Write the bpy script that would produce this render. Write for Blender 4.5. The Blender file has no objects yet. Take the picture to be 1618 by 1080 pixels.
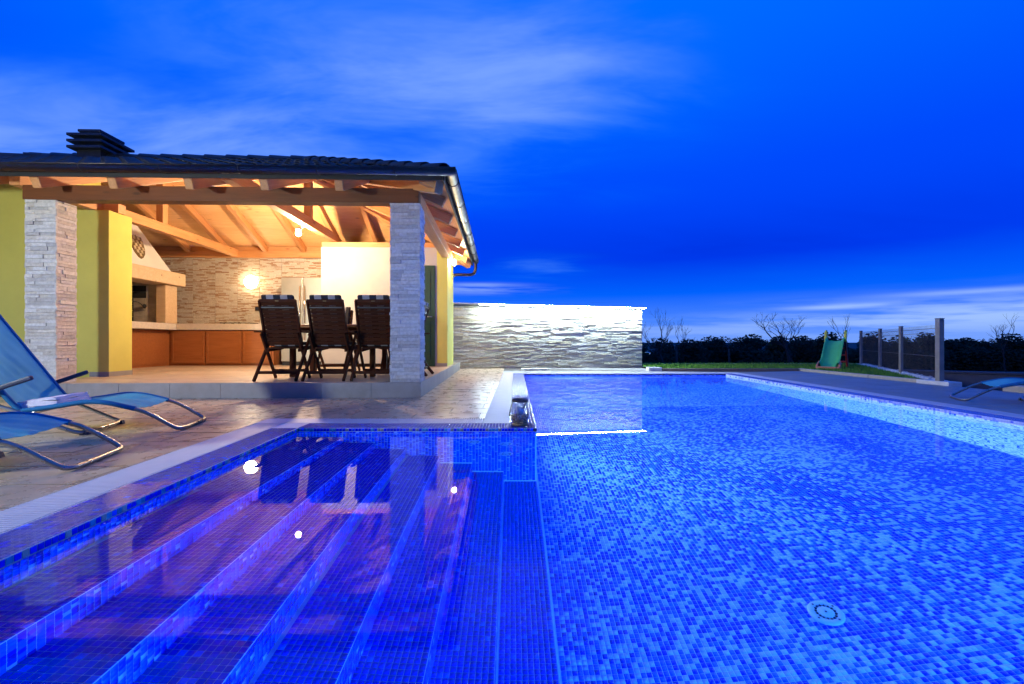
import bpy, bmesh, math, random
import numpy as np
from mathutils import Vector, Matrix
R = math.radians
rnd = random.Random(7)
nrng = np.random.default_rng(7)
sc = bpy.context.scene
col = sc.collection

# ------------------------------------------------------------------ camera
cam_d = bpy.data.cameras.new('camera'); cam = bpy.data.objects.new('camera', cam_d); col.objects.link(cam)
cam.location = (0, 0, 0.70); cam.rotation_euler = (R(90), 0, 0)
cam_d.sensor_width = 36; cam_d.lens = 16.0; cam_d.clip_start = 0.02; cam_d.clip_end = 3000
sc.camera = cam
sc.view_settings.view_transform = 'Standard'; sc.view_settings.look = 'None'
sc.view_settings.exposure = 0; sc.view_settings.gamma = 1
cy = sc.cycles
cy.use_denoising = True
cy.caustics_refractive = True; cy.caustics_reflective = False
cy.max_bounces = 10; cy.diffuse_bounces = 3; cy.glossy_bounces = 4; cy.transmission_bounces = 8
cy.sample_clamp_indirect = 6; cy.sample_clamp_direct = 0
cy.blur_glossy = 0.3; cy.use_adaptive_sampling = True; cy.adaptive_threshold = .02

# ------------------------------------------------------------------ node helpers
class NT:
    def __init__(s, tree): s.t = tree; s.n = tree.nodes; s.l = tree.links
    def new(s, ty, **kw):
        n = s.n.new(ty)
        for k, v in kw.items(): setattr(n, k, v)
        return n
    def link(s, a, b): s.l.new(a, b)
    def put(s, sock, v):
        if isinstance(v, (int, float)): sock.default_value = v
        elif isinstance(v, (tuple, list)):
            sock.default_value = tuple(v) + (1,) if (len(v) == 3 and sock.type == 'RGBA') else tuple(v)
        else: s.link(v, sock)
    def math(s, op, a, b=0.0, c=None):
        n = s.new('ShaderNodeMath', operation=op)
        s.put(n.inputs[0], a); s.put(n.inputs[1], b)
        if c is not None: s.put(n.inputs[2], c)
        return n.outputs[0]
    def mix(s, f, a, b, mode='MIX'):
        n = s.new('ShaderNodeMix', data_type='RGBA', blend_type=mode)
        s.put(n.inputs[0], f); s.put(n.inputs[6], a); s.put(n.inputs[7], b)
        return n.outputs[2]
    def ramp(s, f, stops):
        n = s.new('ShaderNodeValToRGB'); e = n.color_ramp.elements
        while len(e) < len(stops): e.new(0.5)
        for el, (p, c) in zip(e, stops):
            el.position = p; el.color = tuple(c) + (1,) if len(c) == 3 else c
        s.put(n.inputs[0], f); return n.outputs[0]
    def noise(s, vec, scale, detail=3, rough=0.5, out=0, dist=0):
        n = s.new('ShaderNodeTexNoise'); n.inputs['Scale'].default_value = scale
        n.inputs['Detail'].default_value = detail; n.inputs['Roughness'].default_value = rough
        n.inputs['Distortion'].default_value = dist
        if vec is not None: s.link(vec, n.inputs['Vector'])
        return n.outputs[out]
    def mapping(s, vec, scale=(1, 1, 1), loc=(0, 0, 0), rot=(0, 0, 0)):
        n = s.new('ShaderNodeMapping'); s.link(vec, n.inputs[0])
        n.inputs['Location'].default_value = loc; n.inputs['Rotation'].default_value = rot; n.inputs['Scale'].default_value = scale
        return n.outputs[0]

# ------------------------------------------------------------------ world: dusk sky with drifting cloud
w = bpy.data.worlds.new('World'); sc.world = w; w.use_nodes = True
W = NT(w.node_tree); W.n.clear()
tc = W.new('ShaderNodeTexCoord'); sx = W.new('ShaderNodeSeparateXYZ'); W.link(tc.outputs['Generated'], sx.inputs[0])
az = W.math('ARCTAN2', sx.outputs[0], sx.outputs[1])
el = W.math('ARCSINE', sx.outputs[2])
base = W.ramp(W.math('MULTIPLY', el, 1.0), [(0.0, (.16, .34, 1.0)), (0.045, (.06, .23, 1.0)), (0.10, (.0, .125, 1.0)), (0.17, (.0, .050, .92)), (0.33, (.0, .068, .98)), (0.62, (.0, .15, 1.02))])
# cloud layer coordinates (flat layer overhead, stretched towards the horizon)
den = W.math('ADD', W.math('MAXIMUM', sx.outputs[2], 0.0), 0.16)
cx = W.math('DIVIDE', sx.outputs[0], den); cyy = W.math('DIVIDE', sx.outputs[1], den)
cv = W.new('ShaderNodeCombineXYZ'); W.link(cx, cv.inputs[0]); W.link(cyy, cv.inputs[1])
n1 = W.noise(W.mapping(cv.outputs[0], (0.55, 0.95, 1), (3.1, 1.7, 0), (0, 0, R(20))), 1.0, 4, .52, dist=.5)
n2 = W.noise(W.mapping(cv.outputs[0], (0.9, 2.4, 1), (7.3, 2.2, 0), (0, 0, R(12))), 1.6, 5, .58, dist=.4)
def blob(a, e, ra, re):
    u = W.math('DIVIDE', W.math('SUBTRACT', az, a), ra); v = W.math('DIVIDE', W.math('SUBTRACT', el, e), re)
    return W.math('EXPONENT', W.math('MULTIPLY', W.math('ADD', W.math('MULTIPLY', u, u), W.math('MULTIPLY', v, v)), -1.0))
def addn(*a):
    r = a[0]
    for b in a[1:]: r = W.math('ADD', r, b)
    return r
def sm(f, lo, hi):
    n = W.new('ShaderNodeMapRange', interpolation_type='SMOOTHSTEP'); W.put(n.inputs[0], f); n.inputs[1].default_value = lo; n.inputs[2].default_value = hi
    return n.outputs[0]
big = addn(W.math('MULTIPLY', blob(-.06, .53, .46, .14), .85), W.math('MULTIPLY', blob(-.86, .25, .42, .10), .92),
           W.math('MULTIPLY', blob(-.45, .37, .32, .06), .45), W.math('MULTIPLY', blob(.06, .165, .16, .030), .32), W.math('MULTIPLY', blob(-.62, .36, .30, .04), .18),
           W.math('MULTIPLY', blob(.05, .30, .3, .03), .12), W.math('MULTIPLY', blob(-.42, .52, .38, .11), .20))
generic = W.math('MULTIPLY', sm(n1, .50, .80), .22)
cl = W.math('MULTIPLY', W.math('ADD', big, generic), W.math('ADD', W.math('MULTIPLY', sm(n2, .18, .88), 1.0), .30))
# low bright streaks near the horizon
n3 = W.noise(W.mapping(tc.outputs['Generated'], (2.2, 2.2, 26), (1.3, .4, .3)), 2.2, 4, .6)
low = addn(W.math('MULTIPLY', blob(.82, .045, .28, .026), .85), W.math('MULTIPLY', blob(.45, .024, .42, .020), .42), W.math('MULTIPLY', blob(-.1, .115, .14, .010), .55))
low = W.math('MULTIPLY', low, sm(n3, .36, .62))
streak = addn(W.math('MULTIPLY', blob(.615, .0625, .075, .0045), .85), W.math('MULTIPLY', blob(.80, .078, .10, .004), .5), W.math('MULTIPLY', blob(-.075, .125, .07, .004), .5))
c0 = W.mix(sm(cl, .0, .45), base, (.0, .155, 1.03)); c1 = W.mix(W.math('MULTIPLY', sm(cl, .14, 1.0), .95), c0, (.20, .385, 1.1))
c2 = W.mix(W.math('MINIMUM', W.math('ADD', low, streak), .95), c1, (.37, .56, 1.0))
dk = W.math('MULTIPLY', blob(.42, .19, .55, .055), W.math('ADD', n2, .25))
c3 = W.mix(W.math('MULTIPLY', dk, .45), c2, (.0, .018, .62))
bg = W.new('ShaderNodeBackground'); W.link(c3, bg.inputs[0]); bg.inputs[1].default_value = 1.0
wo = W.new('ShaderNodeOutputWorld'); W.link(bg.outputs[0], wo.inputs[0])

# ------------------------------------------------------------------ materials
MATS = {}
def newmat(name):
    m = bpy.data.materials.new(name); m.use_nodes = True
    t = NT(m.node_tree); t.n.clear()
    o = t.new('ShaderNodeOutputMaterial'); p = t.new('ShaderNodeBsdfPrincipled'); t.link(p.outputs[0], o.inputs[0])
    MATS[name] = m
    return m, t, p, o
def bump(t, p, h, strength=.3, dist=.01):
    b = t.new('ShaderNodeBump'); b.inputs['Strength'].default_value = strength; b.inputs['Distance'].default_value = dist
    t.link(h, b.inputs['Height']); t.link(b.outputs[0], p.inputs['Normal'])
def pos(t): return t.new('ShaderNodeNewGeometry').outputs['Position']
def objc(t): return t.new('ShaderNodeTexCoord').outputs['Object']
def rand(t):
    a = t.new('ShaderNodeObjectInfo').outputs['Random']; b = t.new('ShaderNodeNewGeometry').outputs['Random Per Island']
    return t.math('FRACT', t.math('ADD', a, b))
def plain(name, c, rough=.6, metal=0, spec=.5, var=.12, scale=8, bmp=0, coat=0):
    m, t, p, o = newmat(name)
    n = t.noise(pos(t), scale, 4, .6)
    c0 = tuple(x * (1 - var) for x in c); c1 = tuple(min(1, x * (1 + var)) for x in c)
    t.link(t.ramp(n, [(.3, c0), (.7, c1)]), p.inputs['Base Color'])
    p.inputs['Metallic'].default_value = metal; p.inputs['Specular IOR Level'].default_value = spec
    r = t.math('ADD', t.math('MULTIPLY', t.noise(pos(t), scale * 2.3, 3), .25), rough - .12); t.link(r, p.inputs['Roughness'])
    p.inputs['Coat Weight'].default_value = coat
    if bmp: bump(t, p, t.noise(pos(t), 160, 3, .6), bmp, .004)
    return m
def stucco(name, c):
    m, t, p, o = newmat(name)
    n = t.noise(pos(t), 1.6, 4, .6)
    t.link(t.ramp(n, [(.3, tuple(x * .9 for x in c)), (.7, tuple(min(1, x * 1.05) for x in c))]), p.inputs['Base Color'])
    p.inputs['Roughness'].default_value = .92; p.inputs['Specular IOR Level'].default_value = .2
    bump(t, p, t.noise(pos(t), 120, 4, .7), .35, .006); return m
def wood(name, a, b, rough=.55, coat=0, knots=True, spec=.4):
    m, t, p, o = newmat(name)
    oc = objc(t); rd = t.new('ShaderNodeObjectInfo').outputs['Random']
    sh = t.new('ShaderNodeVectorMath', operation='ADD'); cmb = t.new('ShaderNodeCombineXYZ')
    for i in range(3): t.link(t.math('MULTIPLY', rd, 37.0 + i * 11), cmb.inputs[i])
    t.link(oc, sh.inputs[0]); t.link(cmb.outputs[0], sh.inputs[1]); v = sh.outputs[0]
    g = t.noise(t.mapping(v, (1.1, 16, 16)), 1.6, 5, .6, dist=.8)
    fine = t.noise(t.mapping(v, (3, 90, 90)), 1.5, 3, .6)
    c = t.ramp(g, [(.28, a), (.5, tuple((x + y) / 2 for x, y in zip(a, b))), (.72, b)])
    c = t.mix(.22, c, t.ramp(fine, [(.35, tuple(x * .6 for x in a)), (.65, b)]))
    if knots:
        vo = t.new('ShaderNodeTexVoronoi'); vo.inputs['Scale'].default_value = 1.0
        t.link(t.mapping(v, (1.9, 5.2, 5.2)), vo.inputs['Vector'])
        k = t.ramp(vo.outputs['Distance'], [(.05, (1, 1, 1)), (.13, (0, 0, 0))])
        c = t.mix(t.math('MULTIPLY', k, .7), c, tuple(x * .28 for x in a))
    c = t.mix(t.math('MULTIPLY', rd, .28), c, tuple(x * .72 for x in a))
    t.link(c, p.inputs['Base Color']); p.inputs['Roughness'].default_value = rough; p.inputs['Coat Weight'].default_value = coat; p.inputs['Specular IOR Level'].default_value = spec
    bump(t, p, fine, .15, .002); return m
def stone(name, cols, rough=.85, sc_=26, bmp=.5):
    m, t, p, o = newmat(name); r = rand(t)
    n = len(cols); c = t.ramp(r, [(i / n, cc) for i, cc in enumerate(cols)]); c.node.color_ramp.interpolation = 'CONSTANT'
    n1 = t.noise(pos(t), sc_, 5, .65)
    c = t.mix(.55, c, t.ramp(n1, [(.25, (.35, .33, .3)), (.7, (1, 1, 1))]), 'MULTIPLY')
    t.link(c, p.inputs['Base Color']); p.inputs['Roughness'].default_value = rough; p.inputs['Specular IOR Level'].default_value = .3
    bump(t, p, t.noise(pos(t), sc_ * 3, 5, .7), bmp, .01); return m
def emit(name, c, s):
    m, t, p, o = newmat(name); t.n.remove(p); e = t.new('ShaderNodeEmission'); e.inputs[0].default_value = tuple(c) + (1,); e.inputs[1].default_value = s
    t.link(e.outputs[0], o.inputs[0]); return m
def glass(name, c=(1, 1, 1), ior=1.45, rough=0):
    m, t, p, o = newmat(name); t.n.remove(p); g = t.new('ShaderNodeBsdfGlass'); g.inputs['Color'].default_value = tuple(c) + (1,); g.inputs['IOR'].default_value = ior; g.inputs['Roughness'].default_value = rough
    t.link(g.outputs[0], o.inputs[0]); return m

def thin_glass(name, c):
    m, t, p, o = newmat(name); t.n.remove(p); a = t.new('ShaderNodeBsdfTransparent'); a.inputs[0].default_value = tuple(c) + (1,); g = t.new('ShaderNodeBsdfGlossy'); g.inputs['Roughness'].default_value = .02
    f = t.new('ShaderNodeLayerWeight'); f.inputs[0].default_value = .5; mx = t.new('ShaderNodeMixShader'); t.link(t.math('ADD', t.math('MULTIPLY', t.math('POWER', f.outputs['Facing'], 4.0), .6), .04), mx.inputs[0]); t.link(a.outputs[0], mx.inputs[1]); t.link(g.outputs[0], mx.inputs[2]); t.link(mx.outputs[0], o.inputs[0]); return m
TILE = .026
DARK, MID, PALE, AQUA, SAND = (.0, .004, .56), (.006, .085, .90), (.23, .36, .94), (.03, .25, .42), (.30, .31, .27)
def tilemat(name, c, rough=.14):
    m, t, p, o = newmat(name); r = rand(t)
    t.link(t.mix(r, tuple(x * .78 for x in c), tuple(min(1, x * 1.22) for x in c)), p.inputs['Base Color'])
    p.inputs['Roughness'].default_value = rough; return m
TM = [tilemat('tile_cobalt', DARK), tilemat('tile_blue', MID), tilemat('tile_pale_blue', PALE), tilemat('tile_aqua', AQUA), tilemat('tile_sand', SAND), tilemat('tile_blue_warmlit', (.055, .065, .40))]  # last tile: violet cast of warm lamp light put into the blue
GROUT = plain('grout', (.50, .66, .80), .8, var=.06)
def mosaic(name, axes, stops):
    """far mosaic: same pitch as the tile pieces, colours from stops"""
    m, t, p, o = newmat(name)
    s = t.new('ShaderNodeSeparateXYZ'); t.link(pos(t), s.inputs[0])
    a, b = (s.outputs[i] for i in axes)
    u = t.math('DIVIDE', a, TILE); v = t.math('DIVIDE', b, TILE)
    cb = t.new('ShaderNodeCombineXYZ'); t.link(t.math('FLOOR', u), cb.inputs[0]); t.link(t.math('FLOOR', v), cb.inputs[1])
    wn = t.new('ShaderNodeTexWhiteNoise', noise_dimensions='2D'); t.link(cb.outputs[0], wn.inputs['Vector'])
    rp = t.new('ShaderNodeValToRGB'); rp.color_ramp.interpolation = 'CONSTANT'; e = rp.color_ramp.elements
    while len(e) < len(stops): e.new(.5)
    for el_, (q, c) in zip(e, stops): el_.position = q; el_.color = tuple(c) + (1,)
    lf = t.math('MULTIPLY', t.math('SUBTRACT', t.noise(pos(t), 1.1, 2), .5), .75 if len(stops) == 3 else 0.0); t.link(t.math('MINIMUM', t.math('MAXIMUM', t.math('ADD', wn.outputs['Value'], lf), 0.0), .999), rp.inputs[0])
    fu = t.math('ABSOLUTE', t.math('SUBTRACT', t.math('FRACT', u), .5)); fv = t.math('ABSOLUTE', t.math('SUBTRACT', t.math('FRACT', v), .5))
    g = t.math('GREATER_THAN', t.math('MAXIMUM', fu, fv), .455)
    t.link(t.mix(g, rp.outputs[0], (.50, .66, .80)), p.inputs['Base Color'])
    p.inputs['Roughness'].default_value = .25; return m
MIX3 = [(0, DARK), (.30, MID), (.66, PALE)]
MIX_LIT = [(0, DARK), (.03, MID), (.14, PALE), (.36, (.80, .90, .97))]  # side wall tiles made paler: the pool lamps' brightness put into the colour
M_floor = mosaic('mosaic_floor', (0, 1), MIX3); M_wx = mosaic('mosaic_side_wall_lit', (1, 2), MIX_LIT); M_wy = mosaic('mosaic_end_wall', (0, 2), MIX3)
M_tread = mosaic('mosaic_tread', (0, 1), [(0, DARK), (.93, MID)]); M_cop = mosaic('mosaic_coping', (0, 1), [(0, (.045, .055, .36)), (.6, (.06, .07, .42)), (.9, (.02, .08, .5)), (.95, DARK)]); RIMG = plain('rim_grout', (.60, .60, .66), .8, var=.06)  # coping mosaic carries the same warm-light cast in its colours

water = glass('pool_water', (.93, .975, 1.0), 1.333)
green = stucco('green_render', (.56, .52, .12)); white = stucco('white_render', (.40, .385, .36)); hoodmat = stucco('hood_render', (.74, .70, .62))
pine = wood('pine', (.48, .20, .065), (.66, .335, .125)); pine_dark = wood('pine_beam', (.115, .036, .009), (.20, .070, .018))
board = wood('pine_board', (.74, .37, .13), (.86, .52, .23)); oak = wood('mantle_oak', (.55, .36, .19), (.70, .50, .30))
teak = wood('chair_wood', (.034, .0095, .0035), (.078, .023, .008), .7, 0, False, .1); cab = wood('cabinet_wood', (.28, .085, .022), (.42, .15, .045), .4, .15, False)
slip = stone('pillar_stone', [(.62, .60, .56), (.50, .48, .45), (.70, .66, .58), (.58, .54, .47), (.66, .65, .62)])
ledge = stone('ledge_stone', [(.62, .60, .48), (.55, .51, .38), (.70, .68, .58), (.60, .53, .36), (.66, .64, .55), (.50, .48, .39)], sc_=16, bmp=.25)
kstone = stone('kitchen_stone', [(.62, .55, .44), (.66, .60, .50), (.60, .52, .41), (.40, .24, .14), (.68, .62, .52), (.64, .57, .46), (.62, .54, .43), (.52, .39, .27), (.67, .61, .50), (.46, .31, .20)], sc_=40, bmp=.25)
def tilestone(name, a, b, c, rough):
    m, t, p, o = newmat(name); r = rand(t)
    n = t.noise(pos(t), 2.3, 5, .62); n2_ = t.noise(pos(t), 8, 5, .6)
    k = t.ramp(n, [(.3, a), (.5, b), (.72, c)])
    k = t.mix(.30, k, t.ramp(n2_, [(.3, tuple(x * .55 for x in a)), (.7, c)]))
    k = t.mix(t.math('MULTIPLY', r, .45), k, tuple(x * .62 for x in b))
    t.link(k, p.inputs['Base Color'])
    t.link(t.math('ADD', t.math('MULTIPLY', n2_, .4), rough), p.inputs['Roughness'])
    bump(t, p, t.noise(pos(t), 55, 4, .6), .22, .004); return m
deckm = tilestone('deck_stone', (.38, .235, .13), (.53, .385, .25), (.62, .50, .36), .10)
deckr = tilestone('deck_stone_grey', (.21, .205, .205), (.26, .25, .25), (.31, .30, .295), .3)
platm = tilestone('platform_stone', (.24, .22, .20), (.29, .27, .25), (.34, .32, .30), .35)
floorm = tilestone('floor_plank', (.42, .31, .21), (.48, .37, .27), (.54, .43, .33), .22)
joint = plain('joint', (.07, .06, .055), .9)
kerbm = plain('kerb_concrete', (.42, .37, .30), .9, bmp=.6, scale=14); kerbbrown = plain('kerb_brown', (.22, .15, .11), .9, bmp=.6, scale=14); whitec = plain('white_concrete', (.62, .62, .60), .85, bmp=.5)
gratem = plain('grating_plastic', (.62, .60, .64), .45, var=.04); channel = plain('channel', (.10, .10, .14), .8)
rooft = plain('roof_tile', (.020, .024, .034), .42, spec=.4, var=.35, scale=6, bmp=.3); gutterm = plain('gutter_metal', (.055, .044, .038), .38, .9, var=.1); blackm = plain('black_board', (.012, .012, .013), .6)
steel = plain('steel', (.55, .53, .48), .28, .95, var=.05); tube_m = plain('lounger_tube', (.30, .28, .27), .3, .9, var=.08); chrome = plain('chrome', (.75, .75, .75), .12, 1, var=.02)
black = plain('black_iron', (.012, .012, .012), .5); soot = plain('soot', (.016, .014, .012), .95, var=.5); firebrick = plain('fire_tile', (.40, .33, .24), .8, var=.3, scale=5)
slab_m = plain('counter_slab', (.58, .51, .42), .35, var=.08, scale=20); doorm = plain('door_green', (.012, .045, .025), .4, var=.1); brassm = plain('emblem_brass', (.20, .13, .05), .55, .3); creamp = plain('emblem_cream', (.55, .45, .28), .7)
plasticg = plain('slide_green', (.10, .52, .13), .4, var=.06); plasticy = plain('slide_yellow', (.80, .66, .05), .4, var=.05); plastico = plain('slide_orange', (.55, .17, .09), .5, var=.08); plasticr = plain('slide_red', (.35, .03, .02), .5, var=.05)
bluep = plain('arm_plastic', (.012, .022, .06), .5); towelm = plain('towel', (.70, .66, .74), .95, var=.08, scale=60, bmp=.9)
soil = plain('field_soil', (.030, .036, .022), .95, var=.4, scale=1.2); lawn_m = plain('lawn', (.030, .075, .016), .95, var=.35, scale=6, bmp=.8)
leafm = None
def fabric(name, a, b):
    m, t, p, o = newmat(name); n = t.noise(pos(t), 5, 4, .6)
    t.link(t.ramp(n, [(.3, a), (.7, b)]), p.inputs['Base Color']); p.inputs['Roughness'].default_value = .75; p.inputs['Specular IOR Level'].default_value = .2
    tr = t.new('ShaderNodeBsdfTranslucent'); tr.inputs[0].default_value = tuple(b) + (1,)
    mx = t.new('ShaderNodeMixShader'); mx.inputs[0].default_value = .28; t.link(p.outputs[0], mx.inputs[1]); t.link(tr.outputs[0], mx.inputs[2]); t.link(mx.outputs[0], o.inputs[0])
    bump(t, p, t.noise(pos(t), 240, 2, .5), .3, .002); return m
textile = fabric('lounger_textile', (.075, .42, .50), (.12, .54, .62)); hem = fabric('lounger_hem', (.02, .16, .34), (.03, .20, .42))
def leafy(name, a, b):
    m, t, p, o = newmat(name); t.link(t.mix(rand(t), a, b), p.inputs['Base Color']); p.inputs['Roughness'].default_value = .8; p.inputs['Specular IOR Level'].default_value = .2; return m
leafd = leafy('hedge_leaf', (.010, .016, .008), (.026, .038, .014)); bark = plain('bark', (.035, .028, .022), .9); grassm = leafy('grass_blade', (.06, .17, .02), (.14, .34, .05))
def stripes(name):
    m, t, p, o = newmat(name); s = t.new('ShaderNodeSeparateXYZ'); t.link(objc(t), s.inputs[0])
    f = t.math('FRACT', t.math('ADD', t.math('MULTIPLY', s.outputs[0], 5.6), .25)); g = t.math('GREATER_THAN', f, .5)
    fine = t.math('MULTIPLY', t.math('SINE', t.math('MULTIPLY', s.outputs[0], 700)), .5)
    c = t.mix(g, (.012, .012, .016), t.ramp(t.math('ADD', fine, .5), [(.2, (.16, .15, .14)), (.7, (.40, .385, .36))]))
    t.link(c, p.inputs['Base Color']); p.inputs['Roughness'].default_value = .9; return m
cushm = stripes('cushion_stripe')
led_m = emit('led_white', (.74, .94, 1.0), 720); bulb_m = emit('bulb_warm', (1.0, .73, .46), 6200); wall_m = emit('wall_lamp_glass', (1.0, .78, .50), 70); eave_m = emit('eave_lamp_glass', (1.0, .76, .46), 1000)
poolFill = emit('step_fill_lens', (.03, .26, 1.0), 480); poolS = emit('pool_lamp_lens_bright', (.17, .41, 1.0), 1450); poolL = emit('pool_lamp_lens', (.03, .31, 1.0), 900); terr_m = emit('terrace_lamp_glass', (.86, .97, .98), 1250)

# ------------------------------------------------------------------ mesh helpers
class MB:
    def __init__(s): s.v = []; s.f = []; s.m = []
    def quad(s, a, b, c, d, m=0):
        i = len(s.v); s.v += [tuple(a), tuple(b), tuple(c), tuple(d)]; s.f.append((i, i + 1, i + 2, i + 3)); s.m.append(m); return s
    def poly(s, pts, m=0):
        i = len(s.v); s.v += [tuple(p) for p in pts]; s.f.append(tuple(range(i, i + len(pts)))); s.m.append(m); return s
    def hexa(s, p, m=0):  # p: 4 bottom (ccw from above) + 4 top
        i = len(s.v); s.v += [tuple(q) for q in p]
        for f in ((3, 2, 1, 0), (4, 5, 6, 7), (0, 1, 5, 4), (1, 2, 6, 5), (2, 3, 7, 6), (3, 0, 4, 7)):
            s.f.append(tuple(i + k for k in f)); s.m.append(m)
        return s
    def box(s, x0, x1, y0, y1, z0, z1, m=0):
        return s.hexa([(x0, y0, z0), (x1, y0, z0), (x1, y1, z0), (x0, y1, z0), (x0, y0, z1), (x1, y0, z1), (x1, y1, z1), (x0, y1, z1)], m)
    def prism(s, pts, z0, z1, m=0):
        n = len(pts); i = len(s.v); s.v += [(x, y, z0) for x, y in pts] + [(x, y, z1) for x, y in pts]
        s.f.append(tuple(i + k for k in reversed(range(n)))); s.f.append(tuple(i + n + k for k in range(n))); s.m += [m, m]
        for k in range(n):
            s.f.append((i + k, i + (k + 1) % n, i + n + (k + 1) % n, i + n + k)); s.m.append(m)
        return s
    def bar(s, a, b, w_, h_, up=(0, 0, 1), m=0):
        a = Vector(a); b = Vector(b); d = (b - a).normalized(); side = d.cross(Vector(up)).normalized(); u = side.cross(d).normalized()
        p = []
        for c in (a, b): p.append([c + side * (sx_ * w_ / 2) + u * (sz * h_ / 2) for sx_, sz in ((-1, -1), (1, -1), (1, 1), (-1, 1))])
        i = len(s.v); s.v += [tuple(q) for q in p[0] + p[1]]
        for f in ((0, 1, 2, 3), (7, 6, 5, 4), (0, 4, 5, 1), (1, 5, 6, 2), (2, 6, 7, 3), (3, 7, 4, 0)): s.f.append(tuple(i + k for k in f)); s.m.append(m)
        return s
    def tube(s, pts, r, n=10, closed=False, smooth=0, m=0, caps=True):
        P = [Vector(p) for p in pts]
        for _ in range(smooth):
            Q = []
            rng_ = range(len(P) if closed else len(P) - 1)
            if not closed: Q.append(P[0])
            for k in rng_:
                a, b = P[k], P[(k + 1) % len(P)]; Q += [a.lerp(b, .25), a.lerp(b, .75)]
            if not closed: Q.append(P[-1])
            P = Q
        N = len(P); rr = r if callable(r) else (lambda t_: r)
        prev = None; i0 = len(s.v)
        for k in range(N):
            a = P[(k - 1) % N] if (closed or k) else P[0]; b = P[(k + 1) % N] if (closed or k < N - 1) else P[-1]
            d = (b - a).normalized()
            if prev is None:
                u = d.orthogonal().normalized()
            else:
                u = (prev - d * prev.dot(d)).normalized()
            prev = u; v_ = d.cross(u); rad = rr(k / max(1, N - 1))
            for j in range(n):
                t_ = 2 * math.pi * j / n; s.v.append(tuple(P[k] + (u * math.cos(t_) + v_ * math.sin(t_)) * rad))
        for k in range(N if closed else N - 1):
            for j in range(n):
                a = i0 + k * n; b = i0 + ((k + 1) % N) * n
                s.f.append((a + j, a + (j + 1) % n, b + (j + 1) % n, b + j)); s.m.append(m)
        if not closed and caps:
            s.f.append(tuple(i0 + j for j in reversed(range(n)))); s.f.append(tuple(i0 + (N - 1) * n + j for j in range(n))); s.m += [m, m]
        return s
    def lathe(s, prof, c=(0, 0, 0), n=24, m=0):
        i0 = len(s.v)
        for r_, z in prof:
            for j in range(n):
                t_ = 2 * math.pi * j / n; s.v.append((c[0] + r_ * math.cos(t_), c[1] + r_ * math.sin(t_), c[2] + z))
        for k in range(len(prof) - 1):
            for j in range(n):
                s.f.append((i0 + k * n + j, i0 + k * n + (j + 1) % n, i0 + (k + 1) * n + (j + 1) % n, i0 + (k + 1) * n + j)); s.m.append(m)
        return s
    def mesh(s, name, mats, smooth=False):
        me = bpy.data.meshes.new(name); me.from_pydata(s.v, [], s.f)
        for mt in (mats if isinstance(mats, (list, tuple)) else [mats]): me.materials.append(mt)
        if any(s.m): me.polygons.foreach_set('material_index', s.m)
        if smooth: me.polygons.foreach_set('use_smooth', [True] * len(me.polygons))
        me.update(); return me
    def build(s, name, mats, parent=None, smooth=False, M=None, bevel=0):
        return link(name, s.mesh(name, mats, smooth), parent, M, bevel)
def link(name, me, parent=None, M=None, bevel=0):
    o = bpy.data.objects.new(name, me); col.objects.link(o)
    if parent is not None: o.parent = parent
    if M is not None: o.matrix_basis = M
    if bevel:
        b = o.modifiers.new('b', 'BEVEL'); b.width = bevel; b.segments = 2; b.limit_method = 'ANGLE'; b.angle_limit = R(40)
    return o
def tag(o, label=None, cat=None, group=None, kind=None):
    for k, v in (('label', label), ('category', cat), ('group', group), ('kind', kind)):
        if v: o[k] = v
    return o
def empty(name, M, label=None, cat=None, group=None, kind=None):
    o = bpy.data.objects.new(name, None); col.objects.link(o); o.matrix_basis = M; o.empty_display_size = .1
    return tag(o, label, cat, group, kind)
def T(x, y, z=0, rz=0): return Matrix.Translation((x, y, z)) @ Matrix.Rotation(rz, 4, 'Z')
def copy_tree(o, M=None, parent=None):
    c = o.copy(); col.objects.link(c)
    if parent is not None: c.parent = parent
    if M is not None: c.matrix_basis = M
    for ch in [x for x in bpy.data.objects if x.parent == o and x != c]: copy_tree(ch, None, c)
    return c
def beam(name, a, b, w_, h_, mat, parent=None, up=(0, 0, 1), bevel=.006):
    """timber with its own x axis along the grain"""
    a = Vector(a); b = Vector(b); d = (b - a); L = d.length; d.normalize()
    side = Vector(up).cross(d).normalized(); u = d.cross(side).normalized()
    M = Matrix((d, side, u)).transposed().to_4x4(); M.translation = a
    return MB().box(0, L, -w_ / 2, w_ / 2, -h_ / 2, h_ / 2).build(name, mat, parent, M=M, bevel=bevel)

# stone pieces: a few shared shapes, scaled per piece
def stone_variants(mat, k, seed, amp):
    r = random.Random(seed); out = []
    for q in range(k):
        mb = MB(); nx, nz = 4, 2; g = {}
        for i in range(nx + 1):
            for j in range(nz + 1):
                edge = i in (0, nx) or j in (0, nz)
                g[i, j] = len(mb.v); mb.v.append((i / nx + (0 if edge else r.uniform(-.06, .06)), 1 - (r.uniform(.25, .5) * amp if edge else r.uniform(0, amp)), j / nz + (0 if edge else r.uniform(-.1, .1))))
        for i in range(nx):
            for j in range(nz): mb.f.append((g[i + 1, j], g[i, j], g[i, j + 1], g[i + 1, j + 1])); mb.m.append(0)
        ring = [g[i, 0] for i in range(nx + 1)] + [g[nx, j] for j in range(1, nz + 1)] + [g[i, nz] for i in range(nx - 1, -1, -1)] + [g[0, j] for j in range(nz - 1, 0, -1)]
        back = []
        for a in ring: back.append(len(mb.v)); mb.v.append((mb.v[a][0], 0, mb.v[a][2]))
        for a in range(len(ring)):
            b = (a + 1) % len(ring); mb.f.append((ring[a], ring[b], back[b], back[a])); mb.m.append(0)
        out.append(mb)
    return out
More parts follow.
